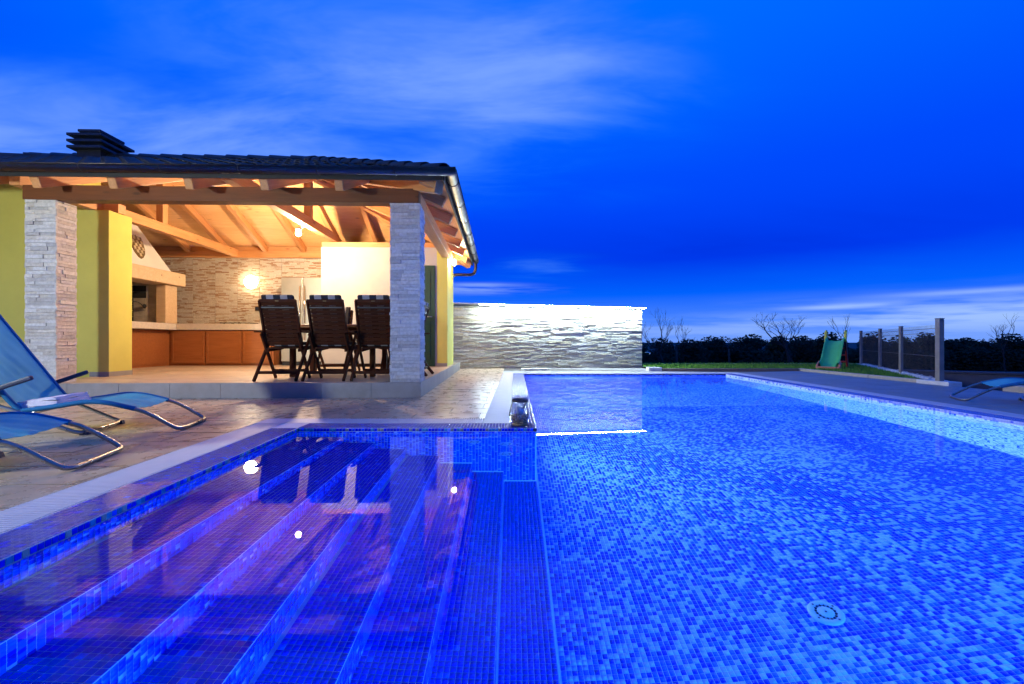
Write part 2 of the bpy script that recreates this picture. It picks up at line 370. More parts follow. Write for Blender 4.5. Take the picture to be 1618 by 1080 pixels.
def stone_face(parent, org, u, n, width, height, rows, lens, depth, variants, meshes, limit, stuffname, mat, gap=.003, top=None, taper=None):
    """courses of split stone on a wall face; returns how many were built as separate pieces"""
    org = Vector(org); u = Vector(u); n = Vector(n); z = 0; pieces = []
    while z < height - .004:
        h = min(rnd.uniform(*rows), height - z)
        if height - z - h < rows[0] * .5: h = height - z
        x = 0
        while x < width - .004:
            L = min(rnd.uniform(*lens), width - x)
            if width - x - L < lens[0] * .5: L = width - x
            pieces.append((x, z, L, h, rnd.uniform(*depth))); x += L
        z += h
    rnd.shuffle(pieces); k = 0; mb = MB()
    basis = Matrix((u, n, Vector((0, 0, 1)))).transposed()
    for (x, z, L, h, d) in pieces:
        if taper and z + h > height - taper * (x + L / 2) / width: continue
        p = org + u * (x + gap / 2) + Vector((0, 0, z + gap / 2)); q = rnd.randrange(len(variants))
        S = Matrix.Diagonal((L - gap, d, h - gap))
        if k < limit:
            M = (basis @ S).to_4x4(); M.translation = p; link('stone', meshes[q], parent, M); k += 1
        else:
            i = len(mb.v); A = basis @ S
            mb.v += [tuple(p + A @ Vector(v)) for v in variants[q].v]; mb.f += [tuple(i + a for a in f) for f in variants[q].f]; mb.m += variants[q].m
    if mb.v: tag(mb.build(stuffname, mat, parent), kind='stuff')
    return k

# tile sheets with numpy
class Sheet:
    def __init__(s): s.V = []; s.M = []
    def add(s, C, u, v, n, hw, th, mats):
        """C: (k,3) centres on the bed; u,v,n unit vectors"""
        u, v, n = (np.array(q, float) for q in (u, v, n)); k = len(C)
        b = hw * .985
        off = [(-u - v) * hw, (u - v) * hw, (u + v) * hw, (-u + v) * hw, (-u - v) * b + n * th, (u - v) * b + n * th, (u + v) * b + n * th, (-u + v) * b + n * th]
        s.V.append((C[:, None, :] + np.array(off)[None]).reshape(-1, 3)); s.M.append(np.asarray(mats, int))
    def build(s, name, parent):
        V = np.concatenate(s.V); Mt = np.concatenate(s.M); k = len(Mt)
        F = np.array([(4, 5, 6, 7), (0, 1, 5, 4), (1, 2, 6, 5), (2, 3, 7, 6), (3, 0, 4, 7)])
        idx = (np.arange(k)[:, None, None] * 8 + F[None]).reshape(-1)
        me = bpy.data.meshes.new(name); me.vertices.add(len(V)); me.vertices.foreach_set('co', V.ravel())
        nf = k * 5; me.loops.add(nf * 4); me.loops.foreach_set('vertex_index', idx); me.polygons.add(nf)
        me.polygons.foreach_set('loop_start', np.arange(nf) * 4); me.polygons.foreach_set('loop_total', np.full(nf, 4))
        for m in TM: me.materials.append(m)
        me.polygons.foreach_set('material_index', np.repeat(Mt, 5)); me.update(calc_edges=True)
        return tag(link(name, me, parent), kind='stuff')
UT = []
for i, m in enumerate(TM):
    mb = MB(); h = .0117; b = h * .985; th = .002
    mb.hexa([(-h, -h, 0), (h, -h, 0), (h, h, 0), (-h, h, 0), (-b, -b, th), (b, -b, th), (b, b, th), (-b, b, th)])
    UT.append(mb.mesh('mosaic_tile', m))
UC = []
for i, m in enumerate(TM):
    mb = MB(); h = .0112; b = h * .985; th = .002
    mb.hexa([(-h, -h, 0), (h, -h, 0), (h, h, 0), (-h, h, 0), (-b, -b, th), (b, -b, th), (b, b, th), (-b, b, th)])
    UC.append(mb.mesh('mosaic_tile', m))
def frame(u, v, n, p):
    M = Matrix((Vector(u), Vector(v), Vector(n))).transposed().to_4x4(); M.translation = Vector(p); return M
def pick(k, p): return nrng.choice(len(p), size=k, p=np.array(p) / sum(p))
P_FLOOR = [.30, .36, .34]; P_RISER = [.36, .59, .05]; P_TREAD = [.95, .05]; P_BACK = [.40, .50, .10]; P_COP = [.10, .05, 0, 0, 0, .85]; P_EDGE = [.52, .12, .02, .22, .12]
HW = .0117; TH = .002

# ================================================================== SETTING: pool
WZ = -.04; FZ = -1.48; YF = 9.98; YN = -1.2; YS = 3.717
def XR(y): return 4.32 + .037 * y
def XL(y): return .2 + .008 * (y - YS)
def XS(y): return -1.58 - .0457 * y
EDG = [-1.38, -1.12, -.865, -.585, -.325, -.07, .2]; RIS = .18
def TZ(k): return WZ - RIS * (k + 1)
basin = tag(empty('pool_basin', Matrix(), kind='structure'), 'blue mosaic swimming pool with broad entry steps', 'pool')
mb = MB()
mb.quad((.2, YN, FZ), (XR(YN), YN, FZ), (XR(YF), YF, FZ), (XL(YF), YF, FZ))
mb.build('pool_floor', M_floor, basin)
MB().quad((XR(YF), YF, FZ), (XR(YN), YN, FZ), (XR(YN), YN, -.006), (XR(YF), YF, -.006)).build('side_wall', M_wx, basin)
MB().quad((XL(YF), YF, FZ), (XR(YF), YF, FZ), (XR(YF), YF, -.006), (XL(YF), YF, -.006)).build('end_wall', M_wy, basin)
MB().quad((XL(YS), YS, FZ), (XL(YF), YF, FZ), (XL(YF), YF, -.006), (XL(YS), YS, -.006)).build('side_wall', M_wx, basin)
MB().quad((XR(YN), YN, FZ), (XS(YN), YN, FZ), (XS(YN), YN, -.006), (XR(YN), YN, -.006)).build('end_wall', M_wy, basin)
steps = MB()
for k in range(7):
    x0 = XS(YS) - .02 if k == 0 else EDG[k - 1]; x1 = EDG[k]
    if k == 0: steps.quad((XS(YN), YN, TZ(0)), (x1, YN, TZ(0)), (x1, YS, TZ(0)), (XS(YS), YS, TZ(0)))
    else: steps.quad((x0, YN, TZ(k)), (x1, YN, TZ(k)), (x1, YS, TZ(k)), (x0, YS, TZ(k)))
    zb = TZ(k + 1) if k < 6 else FZ
    steps.quad((x1, YN, zb), (x1, YS, zb), (x1, YS, TZ(k)), (x1, YN, TZ(k)))
steps.quad((XS(YS), YS, FZ), (.2, YS, FZ), (.2, YS, -.006), (XS(YS), YS, -.006))
steps.quad((XS(YN), YN, TZ(0)), (XS(YS), YS, TZ(0)), (XS(YS), YS, -.006), (XS(YN), YN, -.006))
steps.build('step_grout', GROUT, basin)
GR = MB().quad((.2, .9, FZ + .0015), (XR(.9), .9, FZ + .0015), (XR(6.76), 6.76, FZ + .0015), (XL(6.76), 6.76, FZ + .0015)).build('floor_grout', GROUT, basin)
sh = Sheet(); tiles_single = []
def sheet_grid(org, u, v, n, nu, nv, probs, keep=None, single=None):
    org = np.array(org, float); uu = np.array(u, float); vv = np.array(v, float)
    I, J = np.meshgrid(np.arange(nu), np.arange(nv), indexing='ij'); I = I.ravel(); J = J.ravel()
    C = org + (I[:, None] + .5) * TILE * uu + (J[:, None] + .5) * TILE * vv
    mt = pick(len(C), probs)
    if probs is P_FLOOR:
        from mathutils import noise as mn
        lf = np.array([mn.noise(Vector(c) * 1.3) for c in C]) * .42; rr = np.clip(nrng.random(len(C)) + lf, 0, .999); mt = np.where(rr < .30, 0, np.where(rr < .66, 1, 2))
    if keep is not None: k = keep(C); C = C[k]; mt = mt[k]
    if single is not None:
        s_ = single(C)
        for c, q in zip(C[s_], mt[s_]): tiles_single.append((c, u, v, n, q))
        C = C[~s_]; mt = mt[~s_]
    sh.add(C, u, v, n, HW, TH, mt)
X, Y, Z = (1, 0, 0), (0, 1, 0), (0, 0, 1)
Y0 = .8; NY = int((YS - Y0) / TILE)
near = lambda lim: (lambda C: np.hypot(C[:, 0] + .75, C[:, 1] - .6) < lim)
sd = (-.0457 / 1.00104, 1 / 1.00104, 0); sn = (1 / 1.00104, .0457 / 1.00104, 0)
for k in range(7):
    x1 = EDG[k]; nu = 10 if k else 14
    keep = None if k else (lambda C: C[:, 0] > XS(C[:, 1]) + .013)
    sg = (lambda C: (C[:, 1] > 1.12) & (C[:, 1] < 1.46)) if k == 1 else ((lambda C: (C[:, 1] > 1.25) & (C[:, 1] < 1.52)) if k == 2 else None)
    sheet_grid((x1, Y0, TZ(k)), (-1, 0, 0), Y, Z, nu, NY, P_TREAD, keep, sg)
    zb = TZ(k + 1) if k < 6 else FZ
    sheet_grid((x1, Y0, TZ(k) - .003), Y, (0, 0, -1), X, NY, 7 if k < 6 else 6, P_RISER, None, (lambda C: (C[:, 1] > 1.18) & (C[:, 1] < 1.42)) if k == 0 else None)
# wall behind the steps, down to each tread
for k in range(7):
    x0 = XS(YS) if k == 0 else EDG[k - 1]; n_ = int(round((EDG[k] - x0) / TILE))
    sheet_grid((x0, YS, -.032), X, (0, 0, -1), (0, -1, 0), n_, int((-.032 - TZ(k)) / TILE), P_BACK)
sheet_grid((XS(Y0), Y0, -.032), sd, (0, 0, -1), sn, NY, 7, P_BACK)
sheet_grid((.2, 1.55, FZ + .0015), X, Y, Z, 174, 200, P_FLOOR, lambda C: (C[:, 0] < XR(C[:, 1]) - .02) & (C[:, 0] > .2 + .013 + .008 * np.maximum(0, C[:, 1] - YS)))
tiles_single.sort(key=lambda t: t[0][1] ** 2 + (t[0][0] + .3) ** 2)
print('single step tiles', len(tiles_single))
for c, u, v, n, q in tiles_single[:300]:
    link('mosaic_tile', UT[q], basin, frame(u, v, n, c))
for c, u, v, n, q in tiles_single[300:]: sh.add(np.array([c]), u, v, n, HW, TH, [q])
sh.build('mosaic_tiles', basin)
# floor inlet and wall jets
def inlet(name, M, r):
    o = MB().lathe([(0, .012), (r * .42, .012), (r * .46, .009), (r * .5, .004), (r * .58, .004), (r * .62, .010), (r * .92, .010), (r, .002), (r, 0)], n=32).build(name, plain(name + '_plastic', (.30, .42, .62), .4, var=.02), basin, True, M)  # white plastic with the pool's blue light put into its colour
    mb = MB()
    for q in range(16):
        a = q * math.pi / 8; mb.bar((r * .47 * math.cos(a), r * .47 * math.sin(a), .006), (r * .62 * math.cos(a), r * .62 * math.sin(a), .006), .006, .010)
    for q in range(4):
        a = q * math.pi / 2 + .5; mb.lathe([(0, .0115), (.006, .0115), (.006, .009)], (r * .77 * math.cos(a), r * .77 * math.sin(a), 0), 8)
    mb.lathe([(0, .0135), (.006, .0135), (.006, .01)], n=8)
    mb.build('screw', black, o)
inlet('floor_inlet', T(1.60, 2.32, FZ + .004), .082)
for x, z in ((-.31, -.36), (-.05, -.42), (-.05, -.70)):
    inlet('wall_jet', Matrix.Translation((x, YS - .002, z)) @ Matrix.Rotation(R(90), 4, 'X'), .055)
# underwater lamps in the left wall and the near wall
def pool_lamp(M, lens=None):
    o = MB().lathe([(.17, 0), (.17, .02), (.145, .03), (.135, .022)], n=32).build('pool_lamp', chrome, basin, True, M)
    MB().lathe([(.135, .018), (.1, .028), (0, .034)], n=32).build('lamp_lens', lens or poolL, o, True)
Lx = Matrix.Rotation(R(90), 4, 'Y')
for y in (4.5, 6.6, 8.8): pool_lamp(Matrix.Translation((XL(y) + .002, y, -.45)) @ Lx, poolS)
for y in (-.2, 1.2): pool_lamp(Matrix.Translation((XR(y) - .002, y, -.32)) @ Matrix.Rotation(R(-90), 4, 'Y'), poolFill)  # unseen extra pair added in the right wall to light the steps
for x in (.9, 3.1): pool_lamp(Matrix.Translation((x, YN + .002, -.5)) @ Matrix.Rotation(R(-90), 4, 'X'))
mb = MB()
e = .0015
mb.poly([(XS(YN) - e, YN - e, WZ), (XR(YN) + e, YN - e, WZ), (XR(YF) + e, YF + e, WZ), (XL(YF) - e, YF + e, WZ), (XL(YS) - e, YS + e, WZ), (XS(YS) - e, YS + e, WZ)])
tag(mb.build('water', water), 'still blue pool water mirroring the lit pavilion', 'water', kind='structure')

# coping: mosaic band round the pool, grating channel outside it
CW = .221; GW = .235
def off(pts, d):  # offset an open polyline to its left side
    out = []
    for i, p in enumerate(pts):
        p = Vector(p)
        ns = []
        if i: q = (p - Vector(pts[i - 1])).normalized(); ns.append(Vector((-q.y, q.x)))
        if i < len(pts) - 1: q = (Vector(pts[i + 1]) - p).normalized(); ns.append(Vector((-q.y, q.x)))
        n = sum(ns, Vector((0, 0))); n.normalize(); out.append(p + n * (d / n.dot(ns[0])))
    return out
line = [(XS(YN), YN), (XS(YS), YS), (XL(YS), YS), (XL(YF), YF), (XR(YF), YF), (XR(YN), YN)]
o1 = off(line, CW); o2 = off(line, CW + GW)
coping = tag(empty('pool_coping', Matrix(), kind='structure'), 'mosaic tiled rim running round the pool', 'pool rim')
mb = MB()
for i in range(5):
    a, b, c, d = line[i], line[i + 1], o1[i + 1], o1[i]
    mb.quad((*a, -.003), (*b, -.003), (*c, -.003), (*d, -.003), 0 if i in (0, 1) else 1)
    mb.quad((*a, -.03), (*b, -.03), (*b, -.003), (*a, -.003), 0)
mb.build('rim_bed', [RIMG, M_cop], coping)
MB().prism([tuple(p) for p in [Vector(line[0]), Vector(line[1])] + [o1[1], o1[0]]], -.3, -.0045).build('rim_core', GROUT, coping)
sh = Sheet(); sing = []
def cop_run(a, b, start, n_, nrow, ins):
    a = Vector(a); b = Vector(b); d = (b - a).normalized(); n = Vector((-d.y, d.x))
    for i in range(n_):
        for j in range(nrow):
            c = a + d * (start + (i + .5) * TILE) + n * ((j + .5) * TILE + .004)
            sing.append(((c.x, c.y, -.003), (d.x, d.y, 0), (n.x, n.y, 0), Z, pick(1, P_COP)[0], i))
        c = a + d * (start + (i + .5) * TILE)
        sing.append(((c.x, c.y, -.0165), (d.x, d.y, 0), Z, (-n.x, -n.y, 0), pick(1, P_EDGE)[0], i - 100))
L0 = (Vector(line[1]) - Vector(line[0])).length
cop_run(line[0], line[1], 2.5, int((L0 - 2.5) / TILE), 8, 0)
cop_run(line[1], line[2], 0, int((Vector(line[2]) - Vector(line[1])).length / TILE), 8, 0)
cop_run(line[2], line[3], 0, 90, 8, 0)
sing.sort(key=lambda t: math.hypot(t[0][0] + .6, t[0][1]))
cand = [t for t in sing if t[0][1] > 1.42]; rest = [t for t in sing if t[0][1] <= 1.42]
for t in cand[:300]: link('mosaic_tile', UC[t[4]], coping, frame(t[1], t[2], t[3], t[0]))
for t in cand[300:] + rest: sh.add(np.array([t[0]]), t[1], t[2], t[3], .0112, TH, [t[4]])
sh.build('mosaic_tiles', coping)
# vertical edge along the rest of the pool
mb = MB()
for i in range(2, 5): mb.quad((*line[i], -.03), (*line[i + 1], -.03), (*line[i + 1], -.0035), (*line[i], -.0035))
# grating
grate = tag(empty('overflow_grating', Matrix(), kind='structure'), 'pale slatted overflow grating beside the pool rim', 'grating')
mb = MB()
for i in range(5): mb.quad((*o1[i], -.05), (*o1[i + 1], -.05), (*o2[i + 1], -.05), (*o2[i], -.05)); mb.quad((*o1[i], -.05), (*o1[i + 1], -.05), (*o1[i + 1], -.004), (*o1[i], -.004)); mb.quad((*o2[i + 1], -.05), (*o2[i], -.05), (*o2[i], -.003), (*o2[i + 1], -.003))
mb.build('channel', channel, grate)
SL = MB().box(-.0065, .0065, .002, GW - .002, -.022, 0).mesh('slat', gratem)
SP = .0205
def slats(i, s0, s1, limit, far_first=False):
    a = o1[i]; b = o1[i + 1]; d = (b - a).normalized(); L = (b - a).length; n = Vector((-d.y, d.x)); k = int((s1 - s0) / SP); mb = MB(); c = 0
    for q in range(k):
        p = a + d * (s0 + (q + .5) * SP)
        if c < limit: link('slat', SL, grate, frame((d.x, d.y, 0), (n.x, n.y, 0), Z, (p.x, p.y, -.001))); c += 1
        else:
            i0 = len(mb.v); M = frame((d.x, d.y, 0), (n.x, n.y, 0), Z, (p.x, p.y, -.001)); tmp = MB().box(-.0065, .0065, .002, GW - .002, -.022, 0)
            mb.v += [tuple(M @ Vector(v)) for v in tmp.v]; mb.f += [tuple(i0 + x for x in f) for f in tmp.f]; mb.m += tmp.m
    if mb.v: tag(mb.build('slats', gratem, grate), kind='stuff')
def corner(i):
    a, b, c = o1[i - 1], o1[i], o1[i + 1]; d0 = (b - a).normalized(); d1 = (c - b).normalized(); n0 = Vector((-d0.y, d0.x)); n1 = Vector((-d1.y, d1.x))
    MB().prism([tuple(p) for p in (b, b + n1 * GW, o2[i], b + n0 * GW)], -.022, -.001).build('corner_plate', gratem, grate)
for i in (1, 3, 4): corner(i)
def seglen(i): return (o1[i + 1] - o1[i]).length
slats(0, 2.75, seglen(0), 110); slats(1, 0, seglen(1) - GW, 90); slats(2, 0, seglen(2) + GW * 0, 95); slats(3, 0, seglen(3), 0); slats(4, 0, seglen(4), 0)

# ------------------------------------------------------------------ deck
DX = .62; DY = .32
def clip_ok(x, y, poly):
    c = False; j = len(poly) - 1
    for i in range(len(poly)):
        if (poly[i][1] > y) != (poly[j][1] > y) and x < (poly[j][0] - poly[i][0]) * (y - poly[i][1]) / (poly[j][1] - poly[i][1]) + poly[i][0]: c = not c
        j = i
    return c
def clip_poly(sub, clip):  # convex clip, ccw
    out = sub
    for i in range(len(clip)):
        a = clip[i]; b = clip[(i + 1) % len(clip)]; inp = out; out = []
        f = lambda p: (b[0] - a[0]) * (p[1] - a[1]) - (b[1] - a[1]) * (p[0] - a[0])
        for j in range(len(inp)):
            p, q = inp[j], inp[(j + 1) % len(inp)]; fp, fq = f(p), f(q)
            if fp >= 0: out.append(p)
            if (fp > 0 > fq) or (fp < 0 < fq):
                t_ = fp / (fp - fq); out.append((p[0] + t_ * (q[0] - p[0]), p[1] + t_ * (q[1] - p[1])))
        if not out: break
    return out
def area(p): return .5 * sum(p[i][0] * p[(i + 1) % len(p)][1] - p[(i + 1) % len(p)][0] * p[i][1] for i in range(len(p)))
def tile_region(parent, polys, mat, limit, view, z=0, dx=DX, dy=DY, name='paving_tile', bond=.5, org=(0, 0)):
    items = []
    for poly in polys:
        xs = [p[0] for p in poly]; ys = [p[1] for p in poly]
        r0 = math.floor((min(ys) - org[1]) / dy); r1 = math.ceil((max(ys) - org[1]) / dy)
        for r_ in range(r0, r1):
            sft = ((r_ * .37) % 1) * dx if bond == 'rand' else (bond * dx if r_ % 2 else 0)
            c0 = math.floor((min(xs) - org[0] - sft) / dx); c1 = math.ceil((max(xs) - org[0] - sft) / dx)
            for c in range(c0, c1):
                x = org[0] + sft + c * dx; y = org[1] + r_ * dy; g = .0042
                p = clip_poly([(x + g, y + g), (x + dx - g, y + g), (x + dx - g, y + dy - g), (x + g, y + dy - g)], poly)
                if len(p) > 2 and area(p) > .002: items.append(p)
    items.sort(key=view); mb = MB()
    for k, p in enumerate(items):
        zt = z + rnd.uniform(-.0012, .0008)
        if k < limit: MB().prism(p, z - .018, zt).build(name, mat, parent)
        else: mb.prism(p, z - .018, zt)
    if mb.v: tag(mb.build(name + 's', mat, parent), kind='stuff')
    return len(items)
dv = lambda p: math.hypot(sum(q[0] for q in p) / len(p), sum(q[1] for q in p) / len(p)) + (100 if abs(sum(q[0] for q in p) / len(p)) > 1.25 * (sum(q[1] for q in p) / len(p)) + .6 else 0)
deck = tag(empty('pool_deck', Matrix(), kind='structure'), 'stone tiled pool deck in front of the pavilion', 'deck')
A = [tuple(p) for p in o2]
YE = 12.25
left_poly = [[(-9.5, -3.0), A[0], A[1], (-9.5, A[1][1])], [(-9.5, A[1][1]), A[1], (A[2][0], A[2][1]), (A[2][0], 12.0), (-9.5, 12.0)] ]
# the deck left of the peninsula (convex pieces)
left_poly = [[(-9.5, -1.2), (A[0][0], -1.2), A[1], (-9.5, A[1][1])], [(-9.5, A[1][1]), A[2], (A[3][0], A[3][1]), (A[3][0], 12.2), (-9.5, 12.2)]]
CX, CY = -1.146, 5.706
HA = .0292
def HP(lx, ly): return (CX + lx * math.cos(HA) - ly * math.sin(HA), CY + lx * math.sin(HA) + ly * math.cos(HA))
inhouse = lambda p: (lambda x, y: ((x - CX) * math.cos(HA) + (y - CY) * math.sin(HA) < -.35 and -(x - CX) * math.sin(HA) + (y - CY) * math.cos(HA) > .3))(sum(q[0] for q in p) / len(p), sum(q[1] for q in p) / len(p))
_old = area
def area(p): return 0 if inhouse(p) else _old(p)
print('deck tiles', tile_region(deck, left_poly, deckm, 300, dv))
area = _old
right_poly = [[(A[5][0], -1.2), (7.0, -1.2), (6.98, 10.98), A[4]], [A[3], A[4], (6.98, 10.98), (3.5, 11.02), (A[3][0], 12.2)], [(A[3][0], 12.2), (3.5, 11.02), (3.5, 12.2)]]
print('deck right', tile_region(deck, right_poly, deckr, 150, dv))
mb = MB()
mb.quad((-9.6, -4, -.0045), (A[0][0], -4, -.0045), (*A[1], -.0045), (-9.6, A[1][1], -.0045)); mb.quad((-9.6, A[1][1], -.0045), (*A[2], -.0045), (*A[3], -.0045), (-9.6, 12.4, -.0045))
mb.quad((*A[3], -.0045), (7.02, 11.05, -.0045), (3.52, 12.4, -.0045), (-9.6, 12.4, -.0045)); mb.quad((*A[5], -.0045), (7.02, -4, -.0045), (7.02, 11.05, -.0045), (*A[4], -.0045)); mb.poly([(*A[4], -.0045), (7.02, 11.05, -.0045), (*A[3], -.0045)])
mb.quad((-9.6, -4, -.0055), (7.02, -4, -.0055), (7.02, -1.7, -.0055), (-9.6, -1.7, -.0055))
mb.quad((7.02, -4, -.6), (7.02, 11.05, -.6), (7.02, 11.05, -.0045), (7.02, -4, -.0045)); mb.quad((-9.6, -4, -.6), (7.02, -4, -.6), (7.02, -4, -.0045), (-9.6, -4, -.0045))
mb.build('deck_bed', joint, deck)
# ground around, to the horizon
g = MB(); B = 900; x0, x1, y0, y1 = -9.6, 10.4, -4, 13.7; z = -.42
for a in ((-B, B, y1, B), (-B, B, -B, y0), (-B, x0, y0, y1), (x1, B, y0, y1)): g.quad((a[0], a[2], z), (a[1], a[2], z), (a[1], a[3], z), (a[0], a[3], z))
g.quad((7.02, -4, z), (x1, -4, z), (x1, 13.7, z), (7.02, 13.7, z)); g.quad((x0, y0, z), (x0, y0, 0), (x0, y1, 0), (x0, y1, z))
tag(g.build('ground', soil), 'dark field stretching to the horizon', 'field', kind='structure')
# lawn strip
LZ = .045
lawn = tag(MB().poly([(3.5, 11.05, LZ), (7.0, 11.05, LZ), (7.02, 7.7, LZ), (7.1, 7.7, LZ), (9.06, 11.2, LZ), (10.2, 13.3, LZ), (10.2, 13.6, LZ), (3.5, 13.6, LZ)]).build('lawn', lawn_m), 'narrow lawn behind the kerb at the end of the deck', 'lawn', kind='structure')
mb = MB(); LP = [(3.55, 11.1), (7.05, 11.1), (7.1, 7.9), (8.9, 11.2), (10.0, 13.2), (10.0, 13.5), (3.55, 13.5)]
cnt = 0
while cnt < 16000:
    x = rnd.uniform(3.5, 10); y = rnd.uniform(7.9, 13.5)
    if not clip_ok(x, y, LP): continue
    cnt += 1; a = rnd.uniform(0, 6.28); h = rnd.uniform(.03, .07) * (1.5 if rnd.random() < .06 else 1); w_ = .006
    dx, dy = math.cos(a) * w_, math.sin(a) * w_; l = rnd.uniform(-.02, .02); i = len(mb.v)
    mb.v += [(x - dx, y - dy, LZ), (x + dx, y + dy, LZ), (x + l, y + rnd.uniform(-.02, .02), LZ + h)]; mb.f.append((i, i + 1, i + 2)); mb.m.append(0)
tag(mb.build('grass', grassm), 'short green grass blades on the narrow lawn', 'grass', kind='stuff')
kerb = tag(empty('kerb', Matrix(), kind='structure'), 'kerb stones between the deck and the lawn', 'kerb')
def kstonep(a, b, w_, h, mat, name='kerb_stone'):
    a = Vector((*a, 0)); b = Vector((*b, 0)); n = max(1, int(round((b - a).length / 1.0)))
    for i in range(n):
        p = a.lerp(b, i / n) + (b - a).normalized() * .004; q = a.lerp(b, (i + 1) / n) - (b - a).normalized() * .004
        MB().bar(p + Vector((0, 0, h / 2 - .02)), q + Vector((0, 0, h / 2 - .02)), w_, h + .04).build(name, mat, kerb, bevel=.008)
kstonep((3.30, 11.1), (3.62, 11.1), .25, .085, whitec); kstonep((3.63, 11.03), (6.93, 11.03), .09, .058, kerbbrown); kstonep((7.0, 11.08), (7.02, 7.82), .09, .06, kerbm); kstonep((7.03, 7.8), (7.04, 7.22), .22, .062, whitec)
kstonep((7.22, 6.6), (7.1, 1.5), .22, .08, kerbm); kstonep((3.5, 13.66), (10.3, 13.66), .12, .055, whitec); kstonep((8.2, 7.2), (8.7, 7.0), .2, .16, whitec)
MB().prism([(6.93, 7.4), (7.12, 7.32), (9.18, 11.1), (10.4, 13.3), (10.38, 13.58), (10.2, 13.58), (8.98, 11.25)], -.5, .058).build('fence_footing', whitec, kerb, bevel=.01)
# pale pebbles along the footing
mb = MB()
for i in range(260):
    t_ = rnd.random(); x = 7.1 + (10.2 - 7.1) * t_ + rnd.uniform(-.07, .07); y = 7.6 + (13.2 - 7.6) * t_ + rnd.uniform(-.07, .07); s = rnd.uniform(.015, .04)
    mb.lathe([(0, 0), (s, s * .3), (s * .6, s * .8), (0, s)], (x, y, .057), 6)
tag(mb.build('pebbles', whitec), 'pale pebbles on the fence footing', 'pebbles', kind='stuff')

# ================================================================== PAVILION
HM = T(CX, CY, 0, HA)
house = empty('poolside_pavilion', HM, 'open poolside pavilion with stone pillars, pine roof frame and dark tiled roof', 'pavilion')
PZ = .193
plat = empty('platform', Matrix()); plat.parent = house
MB().box(-4.93, -.012, .012, 5.73, -.02, PZ - .012).box(-7.2, -4.93, 1.5, 5.5, -.02, PZ - .0125).build('slab', joint, plat)
def plate_row(x0, x1, fy, horizontal, n):
    for i in range(n):
        a = x0 + (x1 - x0) * i / n + .002; b = x0 + (x1 - x0) * (i + 1) / n - .002
        if horizontal: MB().box(a, b, 0, .0118, 0.002, PZ).build('riser_tile', platm, plat)
        else: MB().box(-.0118, 0, a, b, 0.002, PZ).build('riser_tile', platm, plat)
plate_row(-4.93, 0, 0, True, 8); plate_row(.012, 5.75, 0, False, 19)
fl = lambda p: sum(q[1] for q in p) / len(p) + abs(sum(q[0] for q in p) / len(p) + 2.5) * .3
print('floor', tile_region(plat, [[(-4.93, .0125), (-.0122, .0125), (-.0122, 5.74), (-4.93, 5.74)], [(-7.1, 1.52), (-4.935, 1.52), (-4.935, 4.9), (-7.1, 4.9)]], floorm, 240, fl, PZ, .9, .15, 'floor_plank', 'rand', (.1, 0)))
# walls
MB().box(-10, -5.2, 1.1, 1.52, -.02, 3.2).box(-5.2, -4.73, 1.1, 1.52, -.02, 2.632).build('wall', green, house)
MB().box(-7.3, -7.0, 1.53, 5.1, 0, 2.66).build('wall', white, house)
MB().box(-7.0, -2.67, 4.84, 5.1, 0, 2.62).build('back_wall', white, house)
MB().box(-2.67, -.085, 3.73, 3.93, PZ, 2.656).build('wall', white, house)
MB().box(-2.67, -2.47, 3.931, 4.83, PZ, 2.65).build('wall', white, house)
MB().box(-.30, -.0845, 3.729, 4.95, PZ, 2.66).build('side_wall', green, house)
MB().box(-2.46, -.30, 4.84, 5.1, 0, 2.62).build('back_wall', white, house)
for a in ((-4.729, -4.72, 1.10, 1.52), (-5.0, -4.72, 1.09, 1.0985)): MB().box(*a, PZ, PZ + .07).build('skirting', platm, house)
MB().box(-2.66, -.0845, 3.716, 3.728, PZ, PZ + .07).build('skirting', platm, house)
# kitchen wall stone cladding
sv = stone_variants(kstone, 4, 5, .35); svm = [m.mesh('stone', kstone) for m in sv]
bw = empty('stone_cladding', Matrix()); bw.parent = house
xs = -6.98
while xs < -2.70:
    wd = min(.5, -2.69 - xs)
    stone_face(bw, (xs + wd - .004, 4.838, 1.05), (-1, 0, 0), (0, -1, 0), wd - .008, 1.56, (.018, .028), (.07, .20), (.010, .022), sv, svm, 16, 'stone_mosaic', kstone, .0025)
    xs += wd
# pillars
pv = stone_variants(slip, 6, 3, .30); pvm = [m.mesh('stone', slip) for m in pv]
def pillar(x0, x1, y0, y1, side_first):
    p = empty('pillar', Matrix.Translation((x0, y0, PZ))); p.parent = house
    W_, D_ = x1 - x0, y1 - y0; H_ = 2.45 - PZ; c = .02
    MB().box(c, W_ - c, c, D_ - c, 0, H_).build('core', plain('pillar_core', (.3, .29, .27), .9), p)
    kw = dict(rows=(.034, .052), lens=(.09, .36), depth=(.016, .034), variants=pv, meshes=pvm, mat=slip, gap=.003, stuffname='stone_courses')
    stone_face(p, (W_, c, 0), (-1, 0, 0), (0, -1, 0), W_, H_, limit=140, **kw)
    stone_face(p, (W_ - c, D_, 0), (0, -1, 0), (1, 0, 0), D_, H_, limit=90, **kw)
    stone_face(p, (c, 0, 0), (0, 1, 0), (-1, 0, 0), D_, H_, limit=0, **kw)
    stone_face(p, (0, D_ - c, 0), (1, 0, 0), (0, 1, 0), W_, H_, limit=0, **kw)
pillar(-.385, -.014, .03, .38, 0); pillar(-4.83, -4.46, .02, .29, 1)
